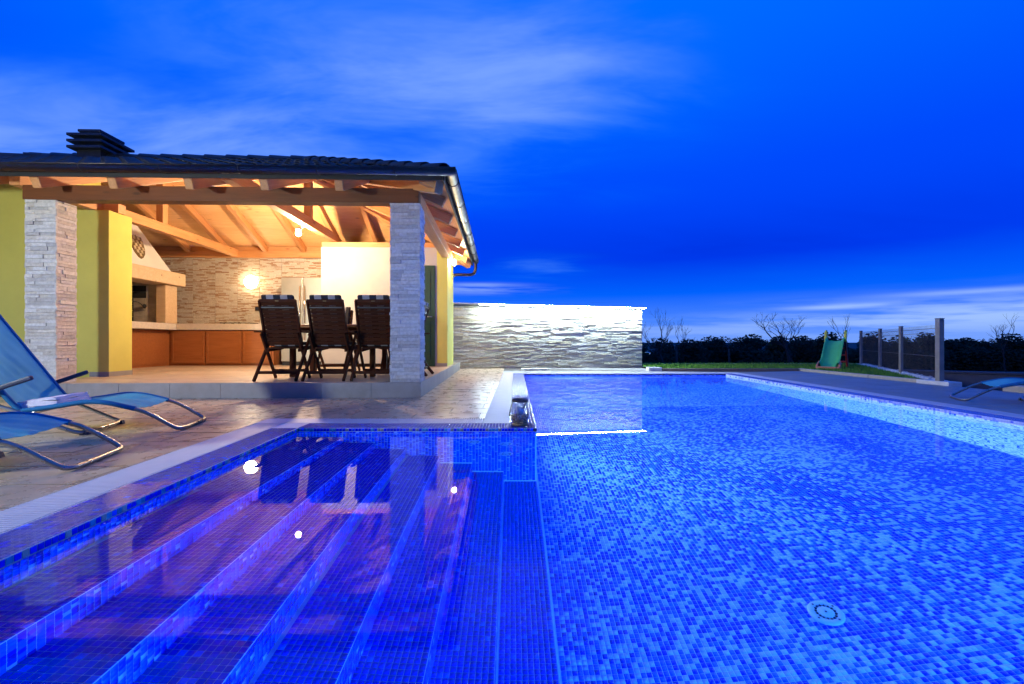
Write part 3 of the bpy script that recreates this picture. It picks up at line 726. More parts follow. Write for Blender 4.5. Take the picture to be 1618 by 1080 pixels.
# timber frame
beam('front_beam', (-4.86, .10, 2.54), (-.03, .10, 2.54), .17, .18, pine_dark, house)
beam('side_beam', (-.115, .19, 2.541), (-.115, 4.9, 2.541), .17, .178, pine, house)
beam('wall_plate', (-7.2, 4.80, 2.685), (-.2, 4.80, 2.685), .14, .14, pine, house); beam('wall_plate', (-7.2, 4.82, 2.81), (-.2, 4.82, 2.81), .10, .11, pine, house)
beam('wall_plate', (-2.66, 3.80, 2.708), (-.21, 3.80, 2.708), .14, .10, pine, house)
beam('wall_plate', (-5.15, 1.3, 2.70), (-4.7, 1.3, 2.70), .14, .14, pine, house)
SLP = .434; ZR = 2.78 + SLP * 2.5; RX0, RX1, RY = -7.0, -2.47, 2.5
def roofz(lx, ly): return min(2.78 + SLP * ly, ZR - SLP * (ly - RY), 2.78 - SLP * lx if lx > RX1 else 99, ZR + SLP * (lx - RX0) if lx < RX0 else 99)
EV = .45; EX1 = .33; EX0 = -9.95; EY1 = 5.45
beam('ridge_beam', (-7.1, RY, ZR - .09), (RX1 + .1, RY, ZR - .09), .12, .17, pine, house)
rx = [.2 - .1 - .862 * k for k in range(12)]
def rafter(a, b, up):
    ups = Vector((0, 0, 1)); d = (Vector(b) - Vector(a)).normalized(); n = (ups - d * d.dot(ups)).normalized()
    beam('rafter', Vector(a) - n * .078, Vector(b) - n * .078, .10, .14, pine, house, bevel=.01)
for k, x in enumerate([-.03 - .862 * i for i in range(12)]):
    # front slope rafter, down to the eave; stops at the hip
    top = RY if RX0 <= x <= RX1 else (-x if x > RX1 else RY - (RX0 - x))
    if top > .1: rafter((x, top - .07, 2.78 + SLP * (top - .07)), (x, -EV + .06, 2.78 + SLP * (-EV + .06)), 1)
for x in [-6.03, -5.17, -4.31, -3.45, -2.59, -1.73, -.87]:
    top = RY if RX0 <= x <= RX1 else (5 - (-x) if x > RX1 else RY)
    if top < EY1: rafter((x, top + .07, ZR - SLP * (top + .07 - RY)), (x, EY1 - .06, ZR - SLP * (EY1 - .06 - RY)), 1)
for y in (-.25, .48, 1.36, 2.23, 3.10, 3.97, 4.84):
    top = -y if y < RY else -(5 - y)
    if y < 0: top = .0
    if top < .3: rafter((top + .08, y, 2.78 - SLP * (top + .08)), (EX1 - .06, y, 2.78 - SLP * (EX1 - .06)), 1)
def hip(a, b):
    d = (Vector(b) - Vector(a)).normalized(); n = (Vector((0, 0, 1)) - d * d.z).normalized(); beam('hip_rafter', Vector(a) - n * .10, Vector(b) - n * .10, .12, .17, pine, house)
hip((RX1, RY, ZR), (EX1 - .04, -EX1 + .04, 2.78 - SLP * (EX1 - .04))); hip((RX1, RY, ZR), (EX1 - .04, 5 + EX1 - .04, 2.782 - SLP * (EX1 - .04))); hip((RX0, RY, ZR), (EX0 + .04, -EV + .04, 2.60))
for x, y1 in ((-4.98, 4.86), (-2.42, 3.86)):
    beam('tie_beam', (x, .02 + .02, 2.715 if x < -4 else 2.80), (x, y1, 2.715 if x < -4 else 2.845), .13, .16, pine, house)
    beam('king_post', (x, RY, 2.88 if x > -4 else 2.797), (x, RY, ZR - .175), .12, .12, pine, house, up=(0, 1, 0))
# boarded ceiling
ceil = empty('ceiling', Matrix()); ceil.parent = house
BW = .118
def slope_board(pts):  # pts: plan polygon
    bot = [(x, y, roofz_side(x, y)) for x, y in pts]; top = [(x, y, z + .02) for x, y, z in bot]; n = len(pts)
    d = Vector(bot[1]) - Vector(bot[0]); d.normalize()
    mb = MB(); o = Vector(bot[0]); up = Vector((0, 0, 1)); side = up.cross(d).normalized(); u = d.cross(side)
    M = Matrix((d, side, u)).transposed().to_4x4(); M.translation = o; Mi = M.inverted()
    L = [tuple(Mi @ Vector(p)) for p in bot + top]
    mb.v = L; mb.f = [tuple(reversed(range(n))), tuple(range(n, 2 * n))] + [(i, (i + 1) % n, n + (i + 1) % n, n + i) for i in range(n)]; mb.m = [0] * len(mb.f)
    mb.build('ceiling_board', board, ceil, M=M)
k = 0; step = BW
for side in ('front', 'back'):
    q = -EV
    while q < RY - .001:
        q1 = min(q + step, RY); g_ = .0015
        yy0, yy1 = (q + g_, q1 - g_)
        f = (lambda y: y) if side == 'front' else (lambda y: 5 - y)
        xr = lambda y: -y; xl = lambda y: -9.5 + y if True else 0
        roofz_side = (lambda x, y: 2.78 + SLP * y) if side == 'front' else (lambda x, y: ZR - SLP * (y - RY))
        pts = [(-9.5 + yy0, f(yy0)), (min(EX1, -yy0), f(yy0)), (min(EX1, -yy1), f(yy1)), (-9.5 + yy1, f(yy1))]
        if side == 'back': pts = [pts[3], pts[2], pts[1], pts[0]]
        slope_board(pts); q = q1
q = -EX1
while q < 2.47 - .001:
    q1 = min(q + step, 2.47); a, b = q + .0015, q1 - .0015
    roofz_side = lambda x, y: 2.78 - SLP * x
    lo = lambda t_: t_; hi = lambda t_: 5 - t_
    slope_board([(-a, lo(a)), (-a, hi(a)), (-b, hi(b)), (-b, lo(b))]); q = q1
# tile bed above boards and the tiles
roof = empty('roof', Matrix()); roof.parent = house
zz = lambda z: z + .028
mb = MB(); E0 = (EX0, -EV, 2.585 + .028); E1 = (EX1, -EV, 2.5845 + .028); E2 = (EX1, EY1, 2.5845 + .028); Em = (EX1, -EX1, 2.78 - SLP * EX1 + .028); En = (EX1, 5 + EX1, 2.78 - SLP * EX1 + .028); E3 = (EX0, EY1, 2.585 + .028); Ra = (RX0, RY, ZR + .028); Rb = (RX1, RY, ZR + .028)
mb.poly([E0, E1, Em, Rb, Ra]); mb.poly([Em, En, Rb]); mb.poly([En, E2, E3, Ra, Rb]); mb.poly([E3, E0, Ra]); mb.build('roof_bed', blackm, roof)
def tile_profile():
    mb = MB(); n = 10; W_ = .30; L_ = .42; rows = []
    def z(t): return .045 * math.sin(math.pi * min(1, t / .55)) if t < .55 else -.006 * math.sin(math.pi * (t - .55) / .45)
    for yy, zz_ in ((0, .032), (L_, 0)):
        for k in range(n + 1): mb.v.append((k / n * W_, yy, z(k / n) + zz_))
        for k in range(n + 1): mb.v.append((k / n * W_, yy, z(k / n) + zz_ - .014))
    a = n + 1
    for k in range(n):
        mb.f += [(k, k + 1, 2 * a + k + 1, 2 * a + k), (a + k + 1, a + k, 3 * a + k, 3 * a + k + 1), (a + k, a + k + 1, k + 1, k)]; mb.m += [0, 0, 0]
    return mb
tp = tile_profile(); tpm = tp.mesh('roof_tile', rooft, True)
def slope_frame(o, ux, uy):  # ux across, uy up slope
    ux = Vector(ux); uy = Vector(uy).normalized(); return ux, uy, ux.cross(uy)
items = []
cs = 1 / math.sqrt(1 + SLP ** 2)
def lay(orig, ux, uyplan, width, limits, keep):
    uy = Vector((uyplan[0], uyplan[1], SLP)).normalized(); ux = Vector(ux); n = ux.cross(uy)
    r_ = 0
    while True:
        s = r_ * .36
        if s > 3.25: break
        for c in range(int(width / .28) + 1):
            p = Vector(orig) + ux * (c * .28) + uy * s + n * .016
            if keep(p.x + ux.x * .14, p.y + ux.y * .14, s): items.append((p, ux, uy, n))
        r_ += 1
lay((EX0, -EV - .05, 2.585 + .028 - .02), (1, 0, 0), (0, 1), 10.5, 0, lambda x, y, s: y < min(RY - .05, -x + .3, 9.5 + x + .3))
nf = len(items)
lay((EX1 + .05, -EV, 2.78 - SLP * EX1 + .008), (0, 1, 0), (-1, 0), 5.9, 0, lambda x, y, s: -x < min(y + .3, 5 - y + .3, 2.42))
print('roof tiles', nf, len(items))
items_f = sorted([(t, 0) for t in items[:nf]], key=lambda q: (-q[0][0].x if q[0][0].x > -8.2 else 99))
planes = {0: [((0, 0, 0), (1, 1, 0)), ((0, 9.5, 0), (-1, 1, 0)), ((0, RY + .02, 0), (0, 1, 0)), ((EX1 + .04, 0, 0), (1, 0, 0))], 1: [((0, 0, 0), (-1, -1, 0)), ((0, 5, 0), (-1, 1, 0))]}
mb = MB(); kk = 0
for (p, ux, uy, n), side_ in items_f + [(t, 1) for t in items[nf:]]:
    M = frame(ux, uy, n, p); V = [M @ Vector(v) for v in tp.v]; cut = []; gone = False
    for co, no in planes[side_]:
        dd = [(v - Vector(co)).dot(Vector(no)) for v in V]
        if min(dd) > 0: gone = True
        elif max(dd) > 0: cut.append((co, no))
    if gone: continue
    if cut:
        bm = bmesh.new(); bv = [bm.verts.new(v) for v in V]
        for f in tp.f: bm.faces.new([bv[q] for q in f])
        for co, no in cut: bmesh.ops.bisect_plane(bm, geom=bm.verts[:] + bm.edges[:] + bm.faces[:], plane_co=co, plane_no=no, clear_outer=True)
        me = bpy.data.meshes.new('roof_tile'); bm.to_mesh(me); bm.free(); me.materials.append(rooft); me.polygons.foreach_set('use_smooth', [True] * len(me.polygons))
        if len(me.polygons): link('roof_tile', me, roof)
        kk += 1
    elif kk < 285: link('roof_tile', tpm, roof, M); kk += 1
    else:
        i0 = len(mb.v); mb.v += [tuple(v) for v in V]; mb.f += [tuple(i0 + q for q in f) for f in tp.f]; mb.m += tp.m
tag(mb.build('roof_tiles', rooft, roof, True), kind='stuff')
cap = MB(); nn = 9; vs = []
for yy, rr in ((0, .105), (.42, .088)):
    for rad in (rr, rr - .014):
        for k in range(nn + 1):
            t_ = math.pi * k / nn; cap.v.append((yy, -math.cos(t_) * rad, math.sin(t_) * rad * .8))
for k in range(nn):
    a = nn + 1; cap.f += [(k + 1, k, 2 * a + k, 2 * a + k + 1), (a + k, a + k + 1, 3 * a + k + 1, 3 * a + k), (k, k + 1, a + k + 1, a + k)]; cap.m += [0] * 3
capm = cap.mesh('ridge_tile', rooft, True)
def caps(a, b, lift):
    a = Vector(a); b = Vector(b); d = (b - a).normalized(); L = (b - a).length; s = 0; side = Vector((0, 0, 1)).cross(d).normalized(); u = d.cross(side)
    while s < L - .2:
        M = frame(d, side, u, a + d * s + u * lift); link('ridge_tile', capm, roof, M @ Matrix.Rotation(R(1.5), 4, 'Y')); s += .375
caps((EX1 - .0, -EX1 - .02, 2.78 - SLP * EX1 + .03), (RX1, RY, ZR + .03), .055); caps((RX0 - .2, RY, ZR + .04), (RX1 + .1, RY, ZR + .04), .04); caps((EX0, -EV, 2.625), (RX0, RY, ZR + .03), .05); caps((EX1, 5 + EX1, 2.78 - SLP * EX1 + .03), (RX1, RY, ZR + .03), .05)
# chimney
ch = empty('chimney', Matrix.Translation((-6.06, 2.55, 3.7))); ch.parent = roof
MB().box(-.20, .20, -.26, .26, 0, .34).build('stack', blackm, ch)
for i, (hw, hd, z_) in enumerate(((.29, .36, .30), (.29, .36, .405), (.29, .36, .51), (.19, .26, .615))):
    MB().box(-hw, hw, -hd, hd, z_, z_ + .045).build('cap_slab', rooft, ch, bevel=.006)
for i, (a, b) in enumerate(((-1, -1), (1, -1), (1, 1), (-1, 1))): MB().box(a * .15 - .03, a * .15 + .03, b * .2 - .03, b * .2 + .03, .34, .62).build('cap_post', rooft, ch)
# fascia and gutters
MB().box(EX0, EX1 + .005, -EV - .022, -EV - .002, 2.565, 2.66).build('fascia', blackm, house); MB().box(EX1 + .002, EX1 + .022, -EV, EY1, 2.565, 2.68).build('fascia', blackm, house)
def gutter(a, b, name):
    a = Vector(a); b = Vector(b); d = (b - a).normalized(); side = d.cross(Vector((0, 0, 1))).normalized(); mb = MB(); n = 12
    pr = []
    for rad in (.068, .064):
        for k in range(n + 1):
            t_ = math.pi * k / n; pr.append((math.cos(t_) * rad, -math.sin(t_) * rad))
    for p in (a, b):
        for x, z in pr: mb.v.append(tuple(p + side * x + Vector((0, 0, z))))
    m = n + 1; N = 2 * m
    for k in range(n): mb.f += [(k, k + 1, N + k + 1, N + k), (m + k + 1, m + k, N + m + k, N + m + k + 1)]; mb.m += [0, 0]
    for e_ in (0, N): mb.f.append(tuple(e_ + k for k in range(m))); mb.m.append(0)
    g_ = mb.build(name, gutterm, house, True)
    g2 = MB().tube([a + side * .068, b + side * .068], .008, 8).build('bead', gutterm, g_, True)
    L = (b - a).length; s = .35
    while s < L:
        MB().tube([a + d * s + side * math.cos(t_) * .071 + Vector((0, 0, -math.sin(t_) * .071)) for t_ in [math.pi * q / 10 for q in range(11)]], .006, 6).build('bracket', gutterm, g_, True); s += .86
    return g_
GZ = 2.66
gutter((EX0 - .05, -EV - .095, GZ), (EX1 + .165, -EV - .095, GZ), 'gutter'); gutter((EX1 + .095, -EV - .09, GZ - .001), (EX1 + .095, EY1 - .1, GZ - .001), 'gutter')
MB().tube([(EX1 + .095, EY1 - .22, GZ - .03), (EX1 + .095, EY1 - .22, GZ - .22), (EX1 + .05, EY1 - .22, GZ - .34), (.2, EY1 - .3, GZ - .36), (-.04, EY1 - .36, GZ - .36), (-.10, EY1 - .38, GZ - .4)], .036, 12, smooth=3).build('downpipe', gutterm, house, True)
# door
door = MB().box(-1.15, -.335, 3.70, 3.727, PZ, 2.28).build('door', doorm, house, bevel=.004)
for zz0, zz1 in ((.35, 1.15), (1.25, 2.15)): MB().box(-1.05, -.43, 3.688, 3.699, zz0, zz1).build('door_panel', doorm, door, bevel=.004)
MB().tube([(-.40, 3.69, 1.22), (-.40, 3.65, 1.22), (-.52, 3.65, 1.22)], .009, 8).build('handle', steel, door, True)

# ------------------------------------------------------------------ things inside the pavilion
def HT(x, y, z=0, rz=0): return HM @ T(x, y, z, rz)
# kitchen counter
kc = empty('kitchen_counter', HT(-5, 4.5, PZ), 'L-shaped kitchen counter with brown wooden doors and pale slab top', 'counter')
def kb(name, mat, *a, parent=kc, bevel=.003, M=None): return MB().box(a[0] + 5, a[1] + 5, a[2] - 4.5, a[3] - 4.5, a[4] - PZ, a[5] - PZ).build(name, mat, parent, bevel=bevel)
kb('carcass', cab, -6.98, -3.88, 4.235, 4.82, PZ, .955); kb('carcass', cab, -6.98, -6.08, 1.65, 4.23, PZ, .955)
kb('worktop', slab_m, -6.985, -3.85, 4.195, 4.825, .958, 1.092, bevel=.008); kb('worktop', slab_m, -6.985, -5.90, 1.6, 4.19, .958, 1.0915, bevel=.008)
for a, b in ((-6.02, -5.33), (-5.29, -4.56), (-4.52, -3.92)):
    d_ = kb('cabinet_door', cab, a, b, 4.212, 4.233, .24, .93)
    for (x0, x1, z0, z1) in ((a, b, .885, .93), (a, b, .24, .285), (a, a + .045, .287, .883), (b - .045, b, .287, .883)): kb('door_frame', cab, x0, x1, 4.203, 4.2115, z0, z1, parent=d_)
for a, b in ((1.75, 2.95), (3.0, 4.15)): kb('side_panel', cab, -6.079, -6.06, a, b, .24, .93)
hob = empty('hob', HT(-4.75, 4.5, 1.0925), 'black wire hob grate on the kitchen worktop', 'hob')
mb = MB()
for i in range(7): mb.bar((-.3 + i * .1, -.2, .025), (-.3 + i * .1, .2, .025), .01, .012)
for y in (-.2, .2): mb.bar((-.31, y, .02), (.31, y, .02), .01, .012)
mb.build('grate', black, hob); MB().box(-.32, .32, -.22, .22, 0, .012).build('plate', steel, hob)
for x in (-.3, .3):
    for y in (-.2, .2): MB().box(x - .008, x + .008, y - .008, y + .008, .012, .02).build('foot', black, hob)
so = empty('wall_socket', HT(-4.48, 4.808, 1.46), 'black double power socket on the stone kitchen wall', 'socket')
MB().box(-.09, .09, -.012, .01, -.045, .045).build('plate', black, so, bevel=.004)
for x in (-.045, .045): MB().lathe([(.028, 0), (.028, .004), (.022, .004), (.022, .001), (0, .001)], n=20).build('outlet', bluep, so, M=Matrix.Translation((x, -.012, 0)) @ Matrix.Rotation(R(90), 4, 'X'))
# fridge
fr = empty('fridge', HT(-3.24, 4.5, PZ), 'steel two-door fridge between counter and white wall', 'fridge')
MB().box(-.46, .46, -.25, .32, .03, 1.90).build('body', plain('fridge_body', (.2, .2, .2), .5), fr, bevel=.005)
for s in (-1, 1):
    d_ = MB().box(min(s * .003, s * .458), max(s * .003, s * .458), -.31, -.252, .09, 1.895).build('door', plain('fridge_steel', (.50, .46, .37), .36, .9, var=.04), fr, bevel=.008)
    MB().tube([(s * .05, -.312, .55), (s * .05, -.35, .56), (s * .05, -.35, 1.70), (s * .05, -.312, 1.71)], .011, 10).build('handle', chrome, d_, True)
MB().box(-.45, .45, -.27, -.2, 0, .085).build('plinth', black, fr)
# fireplace
fp = empty('fireplace', HT(-6.4, 3.0, 1.092), 'white hooded barbecue fireplace with oak mantle on the counter', 'fireplace')
def fb(a): return (a[0] + 6.4, a[1] - 3.0, a[2] - 1.092)
def fbox(name, mat, x0, x1, y0, y1, z0, z1, bevel=.004, parent=fp): return MB().box(x0 + 6.4, x1 + 6.4, y0 - 3, y1 - 3, z0 - 1.092, z1 - 1.092).build(name, mat, parent, bevel=bevel)
fbox('mantle', oak, -6.30, -5.80, 1.75, 4.33, 1.895, 2.16, .012)
fbox('mantle', oak, -6.98, -6.31, 4.10, 4.329, 1.895, 2.158, .012)
fbox('post', oak, -6.12, -5.92, 3.90, 4.24, 1.093, 1.893, .012)
fbox('post', oak, -6.12, -5.92, 1.75, 2.0, 1.093, 1.893, .012)
fbox('side_wall', firebrick, -6.98, -6.13, 4.02, 4.24, 1.093, 1.892); fbox('rear_wall', soot, -6.98, -6.93, 1.75, 4.015, 1.093, 1.892); fbox('side_wall', soot, -6.92, -6.13, 1.75, 1.95, 1.093, 1.892)
for r_ in range(6):
    for c in range(3): fbox('fire_tile', soot if c == 0 or (c == 1 and r_ > 3) else firebrick, -6.92 + c * .26 + .003, -6.92 + (c + 1) * .26 - .003, 4.008, 4.019, 1.10 + r_ * .13 + .003, 1.10 + (r_ + 1) * .13 - .003, .002)
bt = [(-6.98, 1.85), (-5.96, 1.85), (-5.96, 4.15), (-6.98, 4.15)]; tp4 = [(-6.98, 2.5), (-6.22, 2.5), (-6.22, 3.42), (-6.98, 3.42)]
tz = 3.12
MB().hexa([fb((x, y, 2.162)) for x, y in bt] + [fb((x, y, tz)) for x, y in tp4]).build('hood', hoodmat, fp)
MB().hexa([fb((x, y, tz + .002)) for x, y in tp4] + [fb((x, y, 3.44)) for x, y in ((-6.98, 2.62), (-6.38, 2.62), (-6.38, 3.25), (-6.98, 3.25))]).build('flue', hoodmat, fp)
# coat of arms plaque on the hood face
fn = Vector((1, 0, (6.36 - 6.10) / (tz - 2.162) * -1)); fx = Vector((0, 1, 0)); hz = Vector((-.26, 0, .958)).normalized(); hn = fx.cross(hz)
def on_hood(y, z_): t_ = (z_ - 2.162) / (tz - 2.162); return Vector(fb((-5.96 - .26 * t_, y, z_)))
em = empty('emblem', Matrix()); em.parent = fp
EMM = frame(fx, hz, hn, on_hood(3.36, 2.55)); em.matrix_basis = EMM
sh_pts = [(-.15, .16), (.15, .16), (.155, -.02), (.12, -.13), (.05, -.21), (0, -.235), (-.05, -.21), (-.12, -.13), (-.155, -.02)]
MB().prism(sh_pts[::-1][::-1] if False else list(reversed(sh_pts)), .0, .016).build('shield', brassm, em)
for i in range(5):
    for j in range(5):
        x = -.13 + i * .052; y = .14 - j * .066
        if (i + j) % 2 == 0 and not (j == 4 and i in (0, 4)): MB().box(x + .002, x + .05, y - .062, y - .002, .0165, .024).build('check', creamp, em)
for i in range(5):
    a = -.135 + i * .0545; MB().prism([(a, .165), (a + .052, .165), (a + .05, .215), (a + .026, .25 - abs(i - 2) * .012), (a + .002, .215)], 0, .02).build('crown_shield', creamp if i % 2 else brassm, em, bevel=.002)
# rotisserie inside the firebox
ro = empty('rotisserie', HT(-6.6, 3.2, 1.093), 'black wire grill basket and spit with round knob in the fireplace', 'grill')
mb = MB()
for i in range(9): mb.bar((-.2, -.5 + i * .12, .05 + .0), (.2, -.5 + i * .12, .40), .008, .008)
for i in range(5): mb.bar((-.2 + i * .1, -.5, .05 + i * .0875), (-.2 + i * .1, .46, .05 + i * .0875), .008, .008)
mb.build('basket', black, ro)
for y in (-.45, .4): MB().bar((-.2, y, 0), (-.2, y, .06), .02, .02).build('foot', black, ro)
MB().tube([(.02, -.3, .30), (.10, .35, .42), (.18, .62, .44), (.2, .72, .36)], .008, 8, smooth=2).build('spit', black, ro, True)
MB().lathe([(0, -.02), (.035, -.02), (.045, 0), (.035, .02), (0, .02)], n=16).build('knob', black, ro, True, Matrix.Translation((.22, .74, .35)) @ Matrix.Rotation(R(90), 4, 'Y'))
# lamps
lb = empty('ceiling_bulb', HT(-2.555, 2.40, 2.70), 'bare glowing bulb on the pine tie beam', 'lamp')
MB().lathe([(0, 0), (.045, 0), (.05, -.012), (.03, -.03), (.022, -.035)], n=20).build('base', white, lb, True, Matrix.Translation((0, 0, .0)))
MB().bar((.0, 0, .004), (.075, 0, .03), .04, .012).build('bracket', white, lb)
MB().lathe([(.018, -.036), (.036, -.06), (.044, -.085), (.036, -.112), (.018, -.126), (0, -.13)], n=20).build('bulb', bulb_m, lb, True)
wl = empty('wall_lamp', HT(-4.64, 4.82, 2.06), 'round white wall lamp glowing on the stone kitchen wall', 'lamp')
Rw = Matrix.Rotation(R(90), 4, 'X')
MB().lathe([(.17, 0), (.17, .03), (.155, .045), (.14, .04)], n=8).build('rim', plain('lamp_rim', (.6, .5, .35), .5), wl, M=Rw)
MB().lathe([(.145, .03), (.14, .085), (.10, .12), (0, .135)], n=28).build('glass', wall_m, wl, True, Rw)
ev = empty('eave_lamp', HT(-.083, 4.15, 2.42), 'small glowing lamp on the green side wall under the eave', 'lamp')
MB().box(0, .02, -.06, .06, -.08, .08).build('plate', steel, ev, bevel=.005); MB().tube([(.02, 0, .05), (.09, 0, .07), (.10, 0, .05)], .01, 8).build('arm', steel, ev, True)
MB().lathe([(0, .055), (.03, .05), (.045, .02), (.04, -.03), (.02, -.05), (0, -.055)], (.10, 0, 0), 18).build('glass', eave_m, ev, True)
# chairs
def make_chair():
    t = empty('folding_chair', Matrix())
    for s in (-1, 1):
        beam('back_post', (s * .232, .0, .36), (s * .225, -.235, 1.05), .028, .05, teak, t, up=(0, 1, 0))
        beam('leg', (s * .262, -.30, .003), (s * .262, .20, .625), .028, .045, teak, t, bevel=.004)
        beam('leg', (s * .232, .24, .003), (s * .232, -.17, .62), .026, .045, teak, t, bevel=.004)
        beam('armrest', (s * .268, -.24, .642), (s * .268, .27, .642), .055, .024, teak, t)
        beam('seat_rail', (s * .20, -.06, .395), (s * .20, .38, .425), .026, .04, teak, t)
    n = 11
    for i in range(n):
        f = (i + .5) / n; z0 = .47 + (1.03 - .47) * i / n; z1 = .47 + (1.03 - .47) * (i + 1) / n - .0025
        y = lambda z: -.235 * (z - .36) / .69
        beam('slat', (-.212, y((z0 + z1) / 2), (z0 + z1) / 2), (.212, y((z0 + z1) / 2), (z0 + z1) / 2), .014, z1 - z0, teak, t, up=(0, -.32, .95), bevel=.002)
    beam('top_rail', (-.235, -.232, 1.04), (.235, -.232, 1.04), .024, .045, teak, t)
    MB().box(-.022, .022, -.249, -.2445, 1.034, 1.043).build('tag', brassm, t)
    for i in range(8): beam('seat_slat', (-.21, -.03 + i * .053, .425 + i * .0036), (.21, -.03 + i * .053, .425 + i * .0036), .045, .014, teak, t, bevel=.002)
    beam('stretcher', (-.25, -.212, .11), (.25, -.212, .11), .02, .04, teak, t); beam('stretcher', (-.22, .168, .115), (.22, .168, .115), .02, .04, teak, t)
    yb = lambda z: -.235 * (z - .36) / .69
    c = MB().hexa([(-.205, yb(.45) + .012, .45), (.205, yb(.45) + .012, .45), (.205, yb(.45) + .065, .45), (-.205, yb(.45) + .065, .45), (-.205, yb(1.12) + .0, 1.12), (.205, yb(1.12) + .0, 1.12), (.205, yb(1.12) + .065, 1.12), (-.205, yb(1.12) + .065, 1.12)]).build('back_cushion', cushm, t, bevel=.022)
    MB().box(-.205, .205, .05, .40, .462, .51).build('seat_cushion', cushm, t, bevel=.018)
    beam('strap', (-.24, yb(.955) - .014, .955), (.24, yb(.955) - .014, .955), .006, .02, black, c)
    return t
ch0 = make_chair()
CH = [(-1.895, .48, R(1), 'dark slatted folding chair nearest the kitchen doors, its back to the pool'), (-1.275, .48, R(-1), 'middle dark slatted folding chair of the three with backs to the pool'), (-.655, .47, R(0), 'dark slatted folding chair beside the front stone pillar'),
      (-1.80, 2.05, R(180), 'dark folding chair across the table from the kitchen-side chair'), (-1.2, 2.05, R(181), 'dark folding chair across the table from the middle chair'), (-.62, 2.04, R(179), 'dark folding chair across the table from the pillar-side chair'), (-.37, 1.27, R(88), 'dark folding chair at the table end, half hidden behind the front pillar')]
for i, (x, y, a, l) in enumerate(CH):
    o = ch0 if i == 0 else copy_tree(ch0)
    o.matrix_basis = HT(x, y, PZ, a); tag(o, l, 'chair', 'folding chairs round the dining table')
tb = empty('dining_table', HT(-1.27, 1.28, PZ), 'long dark wooden dining table between the folding chairs', 'table')
for i in range(7): beam('top_plank', (-.82, -.40 + i * .128 + .0, .745), (.52, -.40 + i * .128, .745), .122, .03, wood('table_top', (.30, .13, .055), (.44, .22, .10), .35, .3, False) if i == 0 else MATS['table_top'], tb)
for x in (-.72, .42):
    for y in (-.36, .34): beam('leg', (x, y, .003), (x, y, .728), .07, .07, teak, tb, up=(0, 1, 0))
for y in (-.36, .34): beam('apron', (-.68, y, .68), (.38, y, .68), .025, .08, teak, tb)
kt = empty('kettle', HT(-.955, 1.05, PZ + .762), 'steel kettle with dark handle standing on the dining table', 'kettle')
MB().lathe([(0, 0), (.075, 0), (.08, .02), (.07, .12), (.045, .17), (.02, .185), (0, .19)], n=24).build('body', steel, kt, True); MB().tube([(.07, 0, .15), (.12, 0, .14), (.125, 0, .07), (.075, 0, .04)], .01, 8, smooth=2).build('handle', black, kt, True); MB().tube([(-.06, 0, .08), (-.10, 0, .12), (-.115, 0, .15)], .013, 8).build('spout', steel, kt, True)
MB().lathe([(.012, .188), (.016, .2), (0, .21)], n=12).build('lid_knob', black, kt, True)
bb = empty('fruit_bowl', HT(-.80, .98, PZ + .762), 'shallow wooden bowl of orange fruit on the dining table', 'bowl')
MB().lathe([(0, 0), (.06, 0), (.13, .05), (.135, .06), (.125, .055), (.06, .012), (0, .01)], n=24).build('bowl', oak, bb, True)
for x, y in ((-.05, 0), (.05, .02), (0, .05), (.01, -.05)): MB().lathe([(0, -.036), (.026, -.026), (.037, 0), (.026, .026), (0, .036)], n=12).build('orange', plain('orange_peel', (.6, .22, .03), .6) if 'orange_peel' not in MATS else MATS['orange_peel'], bb, True, Matrix.Translation((x, y, .065)))
gl = empty('drinking_glass', HT(-1.62, 1.1, PZ + .762), 'clear drinking glass on the table between two chairs', 'glass')
MB().lathe([(0, 0), (.03, 0), (.036, .11), (.033, .11), (.027, .01), (0, .01)], n=20).build('tumbler', thin_glass('clear_glass', (.95, .97, .97)), gl, True)

# ------------------------------------------------------------------ stone feature wall with light strip
fw = empty('feature_wall', Matrix.Translation((-1.9, 11.9, 0)) @ Matrix.Rotation(math.atan2(.5, 5.45), 4, 'Z'), 'long split-stone garden wall lit from its top edge', 'wall')
WL = 5.47; WH = 1.70; DROP = .085
lv = stone_variants(ledge, 8, 9, .12); lvm = [m.mesh('stone', ledge) for m in lv]
MB().hexa([(0, .04, -.02), (WL - .02, .04, -.02), (WL - .02, .3, -.02), (0, .3, -.02), (0, .04, WH), (WL - .02, .04, WH - DROP), (WL - .02, .3, WH - DROP), (0, .3, WH)]).build('core', plain('wall_core', (.25, .24, .2), .9), fw)
stone_face(fw, (WL, .04, 0), (-1, 0, 0), (0, -1, 0), WL, WH - .05, (.026, .046), (.12, .46), (.012, .052), lv, lvm, 300, 'stone_courses', ledge, .004, taper=None)
stone_face(fw, (WL - .02, .3, 0), (0, -1, 0), (1, 0, 0), .26, WH - DROP, (.035, .062), (.12, .26), (.02, .04), lv, lvm, 0, 'stone_courses', ledge, .004)
sl = -DROP / WL
MB().hexa([(-.02, -.20, WH + .0), (WL + .04, -.20, WH - DROP), (WL + .04, .32, WH - DROP), (-.02, .32, WH), (-.02, -.20, WH + .025), (WL + .04, -.20, WH - DROP + .025), (WL + .04, .32, WH - DROP + .025), (-.02, .32, WH + .025)]).build('coping_slab', whitec, fw, bevel=.004)
ls = empty('light_strip', fw.matrix_basis @ Matrix.Translation((1.05, -.155, WH - .02)), 'bright white light strip under the stone wall coping', 'light strip')
MB().hexa([(0, -.035, -.012 ), (WL - 1.03, -.035, -.012 + sl * (WL - 1.03)), (WL - 1.03, -.012, -.012 + sl * (WL - 1.03)), (0, -.012, -.012), (0, -.035, .003), (WL - 1.03, -.035, .003 + sl * (WL - 1.03)), (WL - 1.03, -.012, .003 + sl * (WL - 1.03)), (0, -.012, .003)]).build('tube', led_m, ls)
